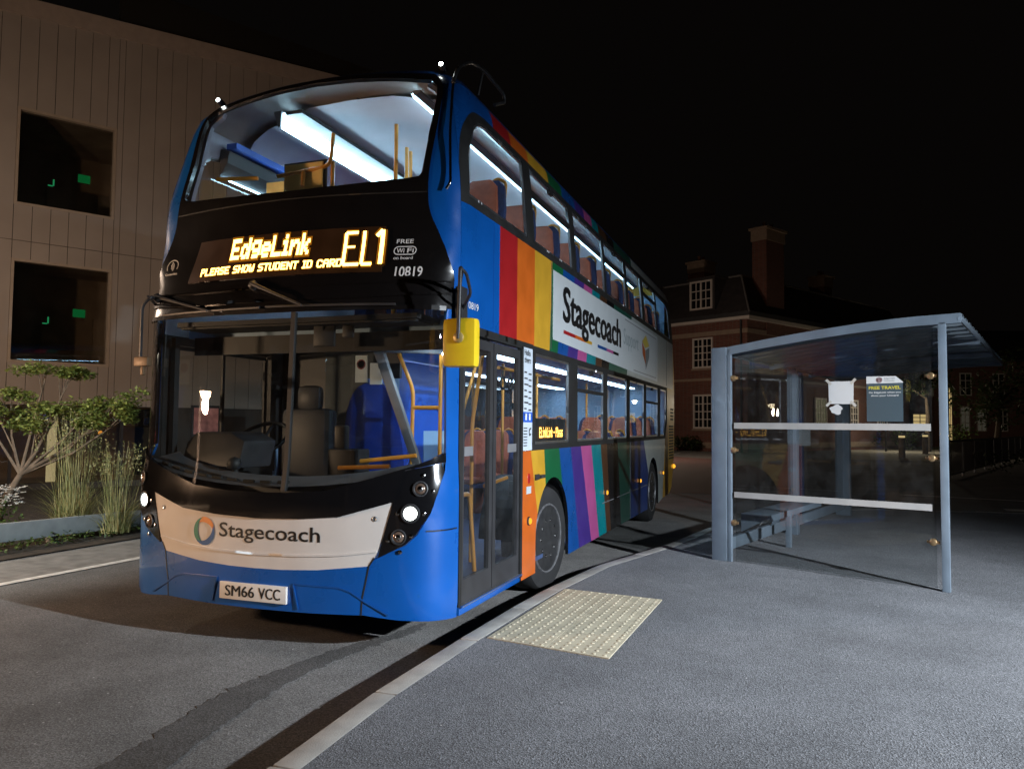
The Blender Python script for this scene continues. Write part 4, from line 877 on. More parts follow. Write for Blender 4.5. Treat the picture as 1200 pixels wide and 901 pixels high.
mb = MB(); mb.box((-.33, 1.735, 1.86), (-.21, 1.745, 2.10), mi=0); mb.box((-.18, 1.735, 1.84), (-.06, 1.745, 2.03), mi=0); mb.lathe([(.045, 0), (.045, .003), (.035, .003), (.035, 0)], basis((-.27, 1.734, 2.02), (1, 0, 0), (0, 0, 1), (0, -1, 0)), 20, mi=1); mb.build('cab_notice', [m_wtext, ST[1]], bus, smooth=0)
mb = MB(); mb.tube([(-.42, .30, 1.10), (-.42, .28, 1.16)], .02, 8); mb.lathe([(.001, -.05), (.04, -.035), (.052, 0), (.04, .035), (.001, .05)], Matrix.Translation((-.42, .27, 1.20)), 16); mb.build('dash_camera', m_rubber, bus, smooth=60)
boxes('cab_window_post', m_rubber, [((-1.21, .47, 1.05), (-1.17, .52, 2.15)), ((-1.21, 1.66, 1.05), (-1.17, 1.74, 2.15)), ((-1.2, .5, .9), (-1.16, 1.7, 1.12))])

# ------------------------------------------------------------------ BUS SHELTER
m_shel = mat('shelter_grey_paint', (.165, .205, .25), .38, coat=.2, var=.12, scale=5, bump=.03, bscale=30)
m_roofs = mat('shelter_roof_sheet', (.34, .40, .45), .5, var=.15, scale=4)
_n = m_roofs.node_tree.nodes; _l = m_roofs.node_tree.links; _t2 = _n.new('ShaderNodeBsdfTranslucent'); _t2.inputs[0].default_value = (.42, .50, .56, 1); _mx = _n.new('ShaderNodeMixShader'); _mx.inputs[0].default_value = .45
_l.new(_n['Principled BSDF'].outputs[0], _mx.inputs[1]); _l.new(_t2.outputs[0], _mx.inputs[2]); _l.new(_mx.outputs[0], [x for x in _n if x.type == 'OUTPUT_MATERIAL'][0].inputs[0])
m_frost = mat('frosted_band', (.42, .40, .38), .6, var=.08)
m_clip = mat('brass_clip', (.45, .30, .16), .35, metal=.8, var=.2)
sp0 = Vector((4.535, 3.065, .14)); su = Vector((-.91, .416, 0)).normalized(); sv = Vector((.268, .963, 0)).normalized()
snrm = Vector((su.y, -su.x, 0)); snrm = snrm if snrm.y < 0 else -snrm          # outward normal of the near end panel
def SH(a, b, z): return sp0+su*a+sv*b+Vector((0, 0, z-.14))
shel = thing('bus_shelter', tuple(sp0+su*1.05+sv*2.6), 'grey steel bus shelter with clear dusty panes and a curved ribbed roof', 'bus shelter')
def sbox(mb, a0, a1, b0, b1, z0, z1, mi=None):
    mb.prism([SH(a0, b0, z0), SH(a1, b0, z0), SH(a1, b1, z0), SH(a0, b1, z0)], (0, 0, z1-z0), mi)
def roof_z(a): return 2.46-.035*max(0, a)**1.55*1.0 if a > 0 else 2.46-.01*abs(a)
def roof_z(a): return float(np.interp(a, [-.15, .3, .73, 1.12, 1.55, 1.96, 2.2], [2.462, 2.463, 2.44, 2.408, 2.365, 2.314, 2.28]))
for nm, P in (('front_post', [(-.032, .032, 0, .055, .14, 2.40)]), ('back_post', [(2.005, 2.175, -.01, .06, .14, 2.31)]), ('back_post', [(1.98, 2.10, 2.45, 2.57, .14, 2.25)]), ('back_post', [(1.93, 2.15, 5.2, 5.32, .14, 2.25)])):
    mb = MB()
    for p in P: sbox(mb, *p)
    if nm == 'back_post' and P[0][2] < 0: sbox(mb, 1.958, 2.000, 0, .05, .14, 2.29)
    mb.build(nm, m_shel, shel, smooth=30, bevel=.006)
L = 5.35; A = np.linspace(-.145, 2.12, 14)
for b in (0, L):
    mb = MB()
    for a0, a1 in zip(A, A[1:]):
        q = [SH(a0, b, roof_z(a0)), SH(a1, b, roof_z(a1)), SH(a1, b, roof_z(a1)-.082), SH(a0, b, roof_z(a0)-.082)]; mb.prism(q, sv*.05)
    mb.build('roof_beam', m_shel, shel, smooth=30)
mb = MB(); prof = []                                     # trapezoidal corrugations across the roof
b = 0.0
while b < L: prof += [(b, 0), (b+.10, 0), (b+.13, .038), (b+.27, .038), (b+.30, 0)]; b += .333
prof = [(min(x, L), h) for x, h in prof]; nb = len(prof); vs = []
for a in A: vs += [SH(a, x, roof_z(a)-.035+h) for x, h in prof]
vs2 = [p+Vector((0, 0, .006)) for p in vs]; fs = []
for i in range(len(A)-1):
    for j in range(nb-1): k = i*nb+j; fs.append((k, k+1, k+nb+1, k+nb))
m = len(vs); mb.add(vs+vs2, fs+[tuple(x+m for x in f[::-1]) for f in fs]); mb.build('roof', m_roofs, shel, smooth=0, recalc=False)
mb = MB()
for b in (1.78, 3.56):
    for a0, a1 in zip(A, A[1:]): mb.prism([SH(a0, b, roof_z(a0)-.04), SH(a1, b, roof_z(a1)-.04), SH(a1, b, roof_z(a1)-.10), SH(a0, b, roof_z(a0)-.10)], sv*.05)
for a in (-.14, 2.08): mb.tube([SH(a, 0, roof_z(a)-.045), SH(a, L, roof_z(a)-.045)], .02, 6)
mb.build('roof_rib', m_shel, shel, smooth=30)
def pane(name, P): mb = MB(); mb.add(P, [tuple(range(len(P)))]); return mb.build(name, m_shglass, shel, smooth=0, recalc=False)
zt = lambda a: roof_z(a)-.11
pane('end_pane', [SH(.07, .03, .165), SH(1.92, .03, .165)]+[SH(a, .03, zt(a)) for a in np.linspace(1.92, .07, 8)])
pane('back_pane', [SH(2.02, .16, .40), SH(2.02, 2.42, .40), SH(2.02, 2.42, 2.18), SH(2.02, .16, 2.18)])
pane('back_pane', [SH(2.02, 2.60, .40), SH(2.02, 5.16, .40), SH(2.02, 5.16, 2.18), SH(2.02, 2.60, 2.18)])
for z0_, z1_, d0 in ((1.478, 1.538, 0), (.785, .842, .02)):
    for b in (.02,):
        mb = MB(); mb.prism([SH(.10, b, z0_+d0*.8), SH(1.93, b, z0_), SH(1.93, b, z1_), SH(.10, b, z1_+d0*.8)], snrm*.003)
        mb.build('frosted_band', m_frost, shel, smooth=0)
for a, zs in ((1.972, (1.99, 1.262, .532)), (.06, (1.947, 1.248, .542))):
    for z in zs:
        mb = MB(); Fm = basis(SH(a-.035 if a > 1 else a+.035, .02, z), su, (0, 0, 1), snrm); mb.lathe([(.03, -.02), (.03, .014), (.022, .02), (0, .02)], Fm, 20)
        mb.box((-.05, -.012, -.01), (.05, .012, .006), Fm)
        mb.build('pane_clip', m_clip, shel, smooth=40)
for b0_, b1_ in ((.1, 2.45), (2.57, 5.2)): mb = MB(); sbox(mb, 2.00, 2.05, b0_, b1_, .245, .365); mb.build('kick_rail', m_shel, shel, smooth=30, bevel=.004)
mb = MB(); sbox(mb, 1.66, 1.98, .35, 2.35, .575, .595); sbox(mb, 1.645, 1.66, .34, 2.36, .535, .60); mb.prism([SH(1.66, .35, .575), SH(1.98, .35, .575), SH(1.98, .35, .40)], sv*.02); mb.prism([SH(1.66, 1.4, .575), SH(1.98, 1.4, .575), SH(1.98, 1.4, .36)], sv*.03); sbox(mb, 1.74, 1.80, 1.35, 1.41, .14, .575); mb.build('bench', m_shel, shel, smooth=30, bevel=.003)
# papers on the near pane
def onpane(a, z, o=.0): return SH(a, .03, z)+snrm*(.004+o)
def pbox(mb, P, o, mi=0): mb.prism([onpane(a, z, o) for a, z in P], snrm*.0012, mi)
m_slate = mat('slate_print', (.055, .085, .105), .5, var=.04); m_paper = mat('paper', (.66, .66, .66), .7, var=.04); m_yel = mat('yellow_print', (.72, .62, .05), .5, var=0)
po = thing('travel_poster', tuple(onpane(.47, 1.555)), 'dark grey poster headed FREE TRAVEL stuck to the near shelter pane', 'poster')
mb = MB(); pbox(mb, [(.625, 1.556), (.318, 1.556), (.318, 1.895), (.625, 1.895)], 0); mb.build('sheet', m_slate, po, smooth=0)
mb = MB(); pbox(mb, [(.625, 1.8955), (.318, 1.8955), (.318, 1.905), (.375, 1.955), (.625, 1.96)], 0); mb.build('header', m_paper, po, smooth=0)
pf = lambda u, v: onpane(.47-u, v)
def pl_(name, s_, u0, v0, u1, v1, m_, b=.012): mb = MB(); letter(mb, s_, pf, u0, v0, u1, v1, .0025, b, 0, nrm=snrm); mb.build(name, m_, po, smooth=0, recalc=False)
pl_('heading', 'FREE TRAVEL', -.135, 1.842, .135, 1.870, m_yel, .02); pl_('text_line', 'On EdgeLink when you', -.135, 1.803, .135, 1.822, m_wtext); pl_('text_line', 'show your Unicard', -.115, 1.775, .115, 1.794, m_wtext)
for k in range(3):
    mb = MB(); ring = [(math.cos(t), math.sin(t)) for t in np.linspace(0, 2*math.pi, 19)]; r1, r2 = .026-.008*k, .021-.008*k
    vs = [pf(-.045+c*r1, 1.925+s_*r1)+snrm*.0025 for c, s_ in ring]+[pf(-.045+c*r2, 1.925+s_*r2)+snrm*.0025 for c, s_ in ring]
    mb.add(vs, [(i, i+1, 19+i+1, 19+i) for i in range(18)]); mb.build('crest_ring', mat('maroon_print', (.16, .05, .06), .5, var=0), po, smooth=0, recalc=False)
m_gp = mat('grey_print', (.2, .2, .22), .5, var=0)
pl_('header_text', 'Edge Hill', 0, 1.928, .085, 1.942, m_gp, 0); pl_('header_text', 'University', 0, 1.908, .085, 1.922, m_gp, 0)
nt_ = thing('paper_notice', tuple(onpane(.85, 1.72)), 'blank pale sheet taped by its corners to the near shelter pane', 'notice')
mb = MB(); pbox(mb, [(.965, 1.718), (.742, 1.714), (.738, 1.922), (.968, 1.926)], 0); mb.build('sheet', m_paper, nt_, smooth=0)
mb = MB()
for a, z, r_ in ((.965, 1.92, 45), (.742, 1.92, -45), (.742, 1.717, 45), (.965, 1.72, -45)):
    c, s = math.cos(R(r_)), math.sin(R(r_)); pbox(mb, [(a+x*c-y*s, z+x*s+y*c) for x, y in ((-.032, -.012), (.032, -.012), (.032, .012), (-.032, .012))], .0016)
mb.build('tape', mat('masking_tape', (.55, .52, .47), .5, var=.1), nt_, smooth=0)
sp_ = tag(MB().prism([onpane(.90+.055*math.cos(t)*(1+.18*math.sin(5*t)), 1.665+.045*math.sin(t)*(1+.2*math.cos(3*t))) for t in np.linspace(0, 2*math.pi, 20)[:-1]], snrm*.001).build('torn_sticker', m_paper, None, smooth=0), 'torn scrap of pale sticker below the taped sheet', 'sticker')

# bus stop pole behind the shelter seat
m_navy = mat('navy_paint', (.02, .04, .16), .45, var=.1)
bp_ = Vector((3.46, 8.35, .14)); pole = thing('bus_stop_pole', tuple(bp_), 'dark blue bus stop pole with a flag and a white timetable case behind the shelter', 'bus stop')
mb = MB(); mb.tube([bp_, bp_+Vector((0, 0, 2.7))], .05, 12); mb.build('post', m_navy, pole)
mb = MB(); mb.box((bp_.x-.74, bp_.y-.02, 2.40), (bp_.x-.06, bp_.y+.02, 2.76)); mb.build('flag', m_navy, pole, smooth=30, bevel=.01)
mb = MB(); mb.box((bp_.x-.14, bp_.y-.09, 1.22), (bp_.x+.14, bp_.y-.055, 1.55)); mb.build('timetable_case', m_paper, pole, smooth=30, bevel=.008)

# ------------------------------------------------------------------ CLAD BUILDING (left)
def bmat_boards():
    m, n, l, p = nmat('fibre_cement_boards'); tc = n.new('ShaderNodeTexCoord'); p.inputs['Roughness'].default_value = .75
    nz = n.new('ShaderNodeTexNoise'); nz.inputs['Scale'].default_value = 1.3; nz.inputs['Detail'].default_value = 6; l.new(tc.outputs['Object'], nz.inputs['Vector'])
    rp = n.new('ShaderNodeValToRGB'); rp.color_ramp.elements[0].color = (.30, .27, .245, 1); rp.color_ramp.elements[1].color = (.42, .38, .35, 1); l.new(nz.outputs['Fac'], rp.inputs[0]); l.new(rp.outputs[0], p.inputs['Base Color'])
    return m
m_board = bmat_boards(); m_fascia = mat('pale_fascia', (.42, .36, .32), .6, var=.08); m_reveal = mat('window_reveal', (.40, .34, .28), .55, var=.08)
m_dkglass = glass('office_glass', (.72, .72, .70), .08, .004); m_room = mat('dim_room', (.58, .46, .36), .9, var=.3, scale=1)
cd = Vector((.49, .87, 0)).normalized(); cn = Vector((cd.y, -cd.x, 0)); ca = Vector((-11.52, 8.36, 0))
def CB(t, z, o=0.): return ca+cd*t+cn*o+Vector((0, 0, z))
clad = thing('clad_building', tuple(CB(5, 0)), 'grey-brown building clad in upright boards, its windows dark with green exit lights', 'building')
T0, T1 = -9, 9
ztop = lambda t: 10.12+.075*(t+1.5)
wins = [(-1.14, .80, 6.05, 8.15), (-1.14, .80, 2.70, 4.90)]
glz = (-8.5, 2.2, .15, 1.78)
mb = MB()
ts = [T0]
x = T0
pitch_ = .345
while x < T1: ts.append(x+pitch_); x += pitch_
def bandsub(t0, t1, z0, z1):     # cut window holes out of one board, leaving a fine joint at each side
    segs = [(z0, z1)]
    for a, b, c, d in wins:
        if t1 > a+.01 and t0 < b-.01:
            ns = []
            for s, e in segs:
                if d <= s or c >= e: ns.append((s, e)); continue
                if c > s: ns.append((s, c))
                if d < e: ns.append((d, e))
            segs = ns
    return segs
off0 = -1.14-(-1.14-T0) % pitch_
k = 0
edges = sorted(set([round(T0+(i*pitch_)-((T0+1.14) % pitch_), 4) for i in range(int((T1-T0)/pitch_)+1)]+[-1.14, .80]))
for t0, t1 in zip(edges, edges[1:]):
    for zb, ze in ((1.82, 5.28), (5.292, ztop((t0+t1)/2))):
        for s, e in bandsub(t0, t1, zb, ze): mb.prism([CB(t0+.006, s, 0), CB(t1-.006, s, 0), CB(t1-.006, e, 0), CB(t0+.006, e, 0)], cn*-.03)
mb.build('cladding', m_board, clad, smooth=0)
mb = MB()
for t0, t1, z0_, z1_ in ((T0, -1.14, 0, 10.0), (.80, T1, 0, 11.6), (-1.14, .80, 0, 2.70), (-1.14, .80, 4.90, 6.05), (-1.14, .80, 8.15, 10.0)):
    mb.prism([CB(t0, z0_ if z0_ else 1.8, -.032), CB(t1, z0_ if z0_ else 1.8, -.032), CB(t1, z1_, -.032), CB(t0, z1_, -.032)], cn*-.15)
mb.build('wall', mat('wall_membrane', (.012, .011, .010), .9, var=.2), clad, smooth=0)
mb = MB(); mb.prism([CB(T0, ztop(T0)-.02, .06), CB(T1, ztop(T1)-.02, .06), CB(T1, ztop(T1)+.36, .06), CB(T0, ztop(T0)+.36, .06)], cn*-.30); mb.prism([CB(T0, ztop(T0)+.30, .0), CB(T1, ztop(T1)+.30, 0), CB(T1, ztop(T1)+.3, -8), CB(T0, ztop(T0)+.3, -8)], Vector((0, 0, .05))); mb.build('roof', m_fascia, clad, smooth=0)
for a, b, c, d in wins:
    mb = MB(); fr = .055
    for q in ((a, b, c, c+fr), (a, b, d-fr, d), (a, a+fr, c+fr, d-fr), (b-fr, b, c+fr, d-fr)): mb.prism([CB(q[0], q[2], .012), CB(q[1], q[2], .012), CB(q[1], q[3], .012), CB(q[0], q[3], .012)], cn*-.14)
    wd = mb.build('window', m_reveal, clad, smooth=0)
    mb = MB(); mb.prism([CB(a+fr, c+fr, -.11), CB(b-fr, c+fr, -.11), CB(b-fr, d-fr, -.11), CB(a+fr, d-fr, -.11)], cn*-.001); mb.build('pane', m_dkglass, wd, smooth=0)
    mb = MB()
    o_ = lambda t, z, dd: CB(t, z, -dd)
    A_, B_, C_, D_ = -2.2, 2.4, c-.6, d+.35
    for P in ([o_(A_, C_, 4), o_(B_, C_, 4), o_(B_, D_, 4), o_(A_, D_, 4)], [o_(A_, C_, .2), o_(A_, C_, 4), o_(A_, D_, 4), o_(A_, D_, .2)], [o_(B_, C_, .2), o_(B_, C_, 4), o_(B_, D_, 4), o_(B_, D_, .2)], [o_(A_, D_, .2), o_(B_, D_, .2), o_(B_, D_, 4), o_(A_, D_, 4)], [o_(A_, C_, .2), o_(B_, C_, .2), o_(B_, C_, 4), o_(A_, C_, 4)]): mb.add(P, [(0, 1, 2, 3)])
    for t in (.1, 1.3): mb.prism([CB(t, C_, -3.9), CB(t+.7, C_, -3.9), CB(t+.7, C_+2.1, -3.9), CB(t, C_+2.1, -3.9)], cn*.05)
    mb.build('room', m_room, clad, smooth=0, recalc=False)
    mb = MB(); z = d-.95; mb.prism([CB(.36, z, -1.6), CB(.62, z, -1.6), CB(.62, z+.19, -1.6), CB(.36, z+.19, -1.6)], cn*.03); mb.build('exit_sign', emat('exit_green', (.02, .75, .18), .2), clad, smooth=0)
    mb = MB(); mb.prism([CB(-.16, z-.20, -1.6), CB(-.13, z-.20, -1.6), CB(-.13, z-.05, -1.6), CB(-.16, z-.05, -1.6)], cn*.02); mb.prism([CB(-.26, z-.22, -1.6), CB(-.16, z-.22, -1.6), CB(-.16, z-.195, -1.6), CB(-.26, z-.195, -1.6)], cn*.02); mb.build('status_light', emat('status_green', (.05, .8, .3), .5), clad, smooth=0)
# ground floor glazing with a lit door edge and an amber lamp
mb = MB(); a, b, c, d = glz
mb.prism([CB(a, c, -.05), CB(b, c, -.05), CB(b, d, -.05), CB(a, d, -.05)], cn*-.002); gw = mb.build('shopfront', m_dkglass, clad, smooth=0)
for t in np.arange(a, b+.01, 1.07):
    mb = MB(); mb.prism([CB(t-.03, c, -.02), CB(t+.03, c, -.02), CB(t+.03, d, -.02), CB(t-.03, d, -.02)], cn*-.06)
    mb.build('mullion', m_dkgrey, gw, smooth=0)
mb = MB(); mb.prism([CB(T0, 0, .0), CB(T1, 0, 0), CB(T1, .148, 0), CB(T0, .148, 0)], cn*-.2); mb.prism([CB(b+.02, .15, -.01), CB(T1, .15, -.01), CB(T1, 1.80, -.01), CB(b+.02, 1.80, -.01)], cn*-.2); mb.build('plinth', mat('dark_plinth', (.05, .045, .042), .8, var=.2), clad, smooth=0)
mb = MB()
for P in ([CB(a, 0, -3), CB(b, 0, -3), CB(b, 1.8, -3), CB(a, 1.8, -3)], [CB(a, .1, -.2), CB(b, .1, -.2), CB(b, .1, -3), CB(a, .1, -3)], [CB(a, 1.8, -.2), CB(b, 1.8, -.2), CB(b, 1.8, -3), CB(a, 1.8, -3)]): mb.add(P, [(0, 1, 2, 3)])
mb.build('room', m_room, clad, smooth=0, recalc=False)
mb = MB(); mb.prism([CB(-.30, .16, -.3), CB(-.12, .16, -.3), CB(-.12, 1.52, -.3), CB(-.30, 1.52, -.3)], cn*.04); mb.build('lit_doorway', emat('warm_doorway', (1.0, .80, .42), .75), clad, smooth=0)
mb = MB(); mb.lathe([(.001, -.04), (.035, -.03), (.05, 0), (.03, .04), (.001, .05)], Matrix.Translation(CB(.75, 1.22, -.3)), 12); mb.build('amber_lamp', emat('amber_bulb', (1, .38, .05), 1.6), clad, smooth=60)
# information pillar by the wall, beside the bus
ip = CB(2.5, 0, 1.35); pil = thing('information_pillar', tuple(ip), 'slim dark information pillar with a pink poster beside the clad wall', 'sign pillar')
Ib = basis(ip, cd, cn, (0, 0, 1))
mb = MB(); mb.box((-.30, -.07, 0), (.30, .07, 1.86), Ib); mb.build('panel', m_dkgrey, pil, smooth=30, bevel=.01)
mb = MB(); mb.box((-.27, .071, 1.22), (.27, .078, 1.80), Ib); mb.build('picture', mat('pink_picture', (.55, .22, .20), .5, var=.5, scale=5), pil, smooth=0)
mb = MB(); mb.box((-.28, .071, .97), (.28, .078, 1.02), Ib); mb.build('blue_bar', emat('pillar_blue', (.05, .3, .8), .35), pil, smooth=0)
mb = MB(); If = lambda u, v: Ib @ Vector((v, .08, u))
for k in range(6): mb.box((-.12, .071, .84-.12*k), (.02+.05*(k % 3), .076, .90-.12*k), Ib)
mb.build('print', mat('pillar_print', (.35, .25, .18), .6, var=.1), pil, smooth=0)

# ------------------------------------------------------------------ BRICK BUILDING (behind the bus)
m_brick = brickmat('red_brick', (.21, .065, .045), (.14, .04, .03), (.16, .13, .11)); m_slateroof = mat('slate_roof', (.045, .04, .042), .7, var=.3, scale=3)
m_stone = mat('stone_band', (.33, .25, .19), .85, var=.12); m_wpaint = mat('window_white', (.68, .62, .58), .5, var=.05); m_gutter = mat('cast_gutter', (.05, .05, .055), .5, var=.2)
bc = Vector((.95, 42.5, 0)); bx = Vector((-.87, .49, 0)).normalized(); by = Vector((.49, .87, 0)).normalized(); bn = -by
def BF(a, z, o=0., b=0.): return bc+bx*a-by*o+by*b+Vector((0, 0, z))
brick = thing('brick_building', tuple(BF(6, 0)), 'red brick house with white sash windows, slate mansard roof and tall chimneys', 'building')
LB, DB = 16, 22
mb = MB(); P = [BF(0, -.3), BF(LB, -.3), BF(LB, -.3, 0, DB), BF(0, -.3, 0, DB)]; mb.prism(P, (0, 0, 7.9+.3))
mb.build('wall', m_brick, brick, smooth=0)
mb = MB()
def bandr(z0, z1, o): 
    mb.prism([BF(-o, z0, o), BF(LB, z0, o), BF(LB, z1, o), BF(-o, z1, o)], by*o*.98); mb.prism([bc-bx*o+by*.001+Vector((0, 0, z0)), bc-bx*o+by*DB+Vector((0, 0, z0)), bc-bx*o+by*DB+Vector((0, 0, z1)), bc-bx*o+by*.001+Vector((0, 0, z1))], bx*o*.98)
bandr(6.95, 7.22, .05); bandr(4.25, 4.4, .04); bandr(.2, .55, .05); mb.build('stone_course', m_stone, brick, smooth=0)
mb = MB(); bandr(7.72, 7.90, .35); mb.build('eaves_board', m_wpaint, brick, smooth=0)
mb = MB(); bandr(7.902, 8.16, .42); mb.build('gutter', m_gutter, brick, smooth=0)
mb = MB(); mb.tube([BF(.35, 7.8, .12), BF(.35, 7.3, .12), BF(.35, 0, .12)], .06, 8); mb.build('downpipe', m_gutter, brick)
# mansard: steep lower slope up to a flat top
mb = MB(); lo = [BF(-.4, 8.1, .4), BF(LB, 8.1, .4), BF(LB, 8.1, 0, DB), BF(-.4, 8.1, 0, DB)]; hi_ = [BF(1.0, 10.55, -1.0), BF(LB, 10.55, -1.0), BF(LB, 10.55, 0, DB-1), BF(1.0, 10.55, 0, DB-1)]
mb.add(lo+hi_, [(0, 1, 5, 4), (1, 2, 6, 5), (2, 3, 7, 6), (3, 0, 4, 7), (4, 5, 6, 7), (3, 2, 1, 0)]); roof_b = mb.build('roof', m_slateroof, brick, smooth=0)
mb = MB(); mb.tube([hi_[1], hi_[0], hi_[3]], .07, 6); mb.tube([lo[0], hi_[0]], .06, 6); mb.build('ridge_lead', mat('lead', (.2, .19, .19), .5, var=.2), roof_b)
def sash(a0, a1, z0, z1, cols, rows, o=.03, b=None, wall=True):
    f = (lambda a, z, oo: BF(a, z, oo)) if b is None else (lambda a, z, oo: bc+by*a-bx*oo+Vector((0, 0, z)))
    nn = -by if b is None else -bx
    mb = MB(); t = .10
    def bar(x0, x1, y0, y1, oo, th): mb.prism([f(x0, y0, oo), f(x1, y0, oo), f(x1, y1, oo), f(x0, y1, oo)], -nn*th)
    bar(a0, a1, z0, z0+t, o+.02, .10); bar(a0, a1, z1-t, z1, o+.02, .10); bar(a0, a0+t, z0+t, z1-t, o+.02, .10); bar(a1-t, a1, z0+t, z1-t, o+.02, .10)
    bar((a0+a1)/2-.05, (a0+a1)/2+.05, z0+t, z1-t, o+.01, .06)
    for i in range(1, cols*2):
        if i == cols: continue
        x = a0+t+(a1-a0-2*t)*i/(cols*2); bar(x-.022, x+.022, z0+t, z1-t, o, .05)
    for j in range(1, rows): z = z0+t+(z1-z0-2*t)*j/rows; bar(a0+t, a1-t, z-.025, z+.025, o-.004, .05)
    w_ = mb.build('window', m_wpaint, brick, smooth=0)
    mb = MB(); mb.prism([f(a0+.03, z0+.03, o-.06), f(a1-.03, z0+.03, o-.06), f(a1-.03, z1-.03, o-.06), f(a0+.03, z1-.03, o-.06)], -nn*.0); mb.v = mb.v[:4]; mb.f = [(0, 1, 2, 3)]; mb.m = [0]
    mb.build('pane', m_nightpane, w_, smooth=0, recalc=False)
    if wall: mb = MB(); mb.prism([f(a0-.1, z0-.12, .10), f(a1+.1, z0-.12, .10), f(a1+.1, z0-.005, .10), f(a0-.1, z0-.005, .10)], -nn*.099); mb.build('sill', m_stone, w_, smooth=0)
m_nightpane = mat('night_pane', (.012, .012, .014), .06, var=.1)
for c0 in (2.3, 7.2, 12.0):
    sash(c0-.0, c0+1.45, 5.02, 6.86, 2, 4, .10); sash(c0, c0+1.42, 1.36, 3.42, 2, 4, .10)
for c0 in (2.1, 7.0):
    mb = MB(); mb.prism([BF(c0-.12, 8.5, .35), BF(c0+1.72, 8.5, .35), BF(c0+1.72, 10.42, .35), BF(c0-.12, 10.42, .35)], by*1.6); mb.prism([BF(c0-.25, 10.42, .45), BF(c0+1.85, 10.42, .45), BF(c0+1.85, 10.5, .45), BF(c0-.25, 10.5, .45)], by*1.8); mb.build('dormer', m_slateroof, brick, smooth=0)
    sash(c0, c0+1.6, 8.55, 10.3, 2, 3, .43, wall=False)
m_np = m_nightpane
for c0, m_ in ((4.5, emat('lit_pale_window', (.85, .80, .42), .42)), (7.6, emat('lit_pale_window_dim', (.85, .78, .45), .28)), (12, m_np), (16.5, m_np)):
    m_nightpane = m_np; sash(c0, c0+1.5, 5.02, 6.86, 2, 4, .10, b=1); m_nightpane = m_; sash(c0, c0+1.5, 1.5, 3.4, 2, 4, .10, b=1)
m_nightpane = m_np
def chimney(base, wx, wy, z0, z1):
    ax = by; ay = -bx
    mb = MB(); P = [base, base+ax*wx, base+ax*wx-ay*wy, base-ay*wy]; mb.prism([p+Vector((0, 0, z0)) for p in P], (0, 0, z1-z0)); 
    ch = mb.build('chimney', m_brick, brick, smooth=0)
    mb = MB(); g = .06; P = [base-ax*g+ay*g, base+ax*(wx+g)+ay*g, base+ax*(wx+g)-ay*(wy+g), base-ax*g-ay*(wy+g)]; mb.prism([p+Vector((0, 0, z1-.78)) for p in P], (0, 0, .66)); g = .16; P = [base-ax*g+ay*g, base+ax*(wx+g)+ay*g, base+ax*(wx+g)-ay*(wy+g), base-ax*g-ay*(wy+g)]; mb.prism([p+Vector((0, 0, z1-.12)) for p in P], (0, 0, .14)); mb.build('cap', m_stone, ch, smooth=0)
    mb = MB()
    for k in (.3, .7): mb.lathe([(.13, 0), (.11, .4), (.13, .42)], Matrix.Translation(base+ax*wx*k-ay*wy*.5+Vector((0, 0, z1))), 12)
    mb.build('chimney_pot', mat('pot_clay', (.16, .08, .05), .8, var=.2), ch)
chimney(bc+by*2.0-bx*.06, 2.0, .95, 7.0, 13.5)
chimney(bc+by*5.0+bx*6.5, 1.2, 1.3, 10, 12.9)
chimney(bc+by*13+bx*2.0, 1.1, 1.1, 9.5, 12.3)

# ------------------------------------------------------------------ FAR BRICK WING with lit windows (right)
fo = Vector((5.2, 66.0, 0)); fx = Vector((.94, .34, 0)).normalized(); fyv = Vector((-fx.y, fx.x, 0))
def FW(a, z, o=0.): return fo+fx*a-fyv*o+Vector((0, 0, z))
wing = thing('college_wing', tuple(FW(10, 0)), 'long dark brick wing far beyond the shelter with a few lit windows', 'building')
mb = MB(); mb.prism([FW(0, -.3), FW(30, -.3), FW(30, 7.2), FW(0, 7.2)], fyv*9); mb.build('wall', m_brick, wing, smooth=0)
mb = MB(); mb.prism([FW(-.4, 7.2, .5), FW(30.4, 7.2, .5), FW(30.4, 7.35, .5), FW(-.4, 7.35, .5)], fyv*10); P = [FW(-.3, 7.36, .4), FW(-.3, 7.36, -9.4), FW(-.3, 10.4, -4.5)]; mb.prism(P, fx*30.6); mb.build('roof', m_slateroof, wing, smooth=0)
m_litA = emat('lit_cool_window', (.75, .9, .62), 0.45); m_litB = emat('lit_warm_window', (1, .55, .25), 0.83); m_litC = emat('lit_yellow_window', (1, .72, .30), 0.75); m_litD = emat('dim_window', (.6, .55, .4), .05)
def wwin(a, z0, z1, wd, m, cols=2, rows=3):
    mb = MB(); t = .08
    for x0, x1, y0, y1 in [(a, a+wd, z0, z0+t), (a, a+wd, z1-t, z1), (a, a+t, z0+t, z1-t), (a+wd-t, a+wd, z0+t, z1-t)]+[(a+wd*i/cols-.03, a+wd*i/cols+.03, z0+t, z1-t) for i in range(1, cols)]: mb.prism([FW(x0, y0, .06), FW(x1, y0, .06), FW(x1, y1, .06), FW(x0, y1, .06)], fyv*.055)
    for j in range(1, rows): z = z0+(z1-z0)*j/rows; mb.prism([FW(a+t, z-.03, .055), FW(a+wd-t, z-.03, .055), FW(a+wd-t, z+.03, .055), FW(a+t, z+.03, .055)], fyv*.04)
    w_ = mb.build('window', m_wpaint, wing, smooth=0)
    mb = MB(); mb.add([FW(a+.02, z0+.02, .012), FW(a+wd-.02, z0+.02, .012), FW(a+wd-.02, z1-.02, .012), FW(a+.02, z1-.02, .012)], [(0, 1, 2, 3)]); mb.build('pane', m, w_, smooth=0, recalc=False)
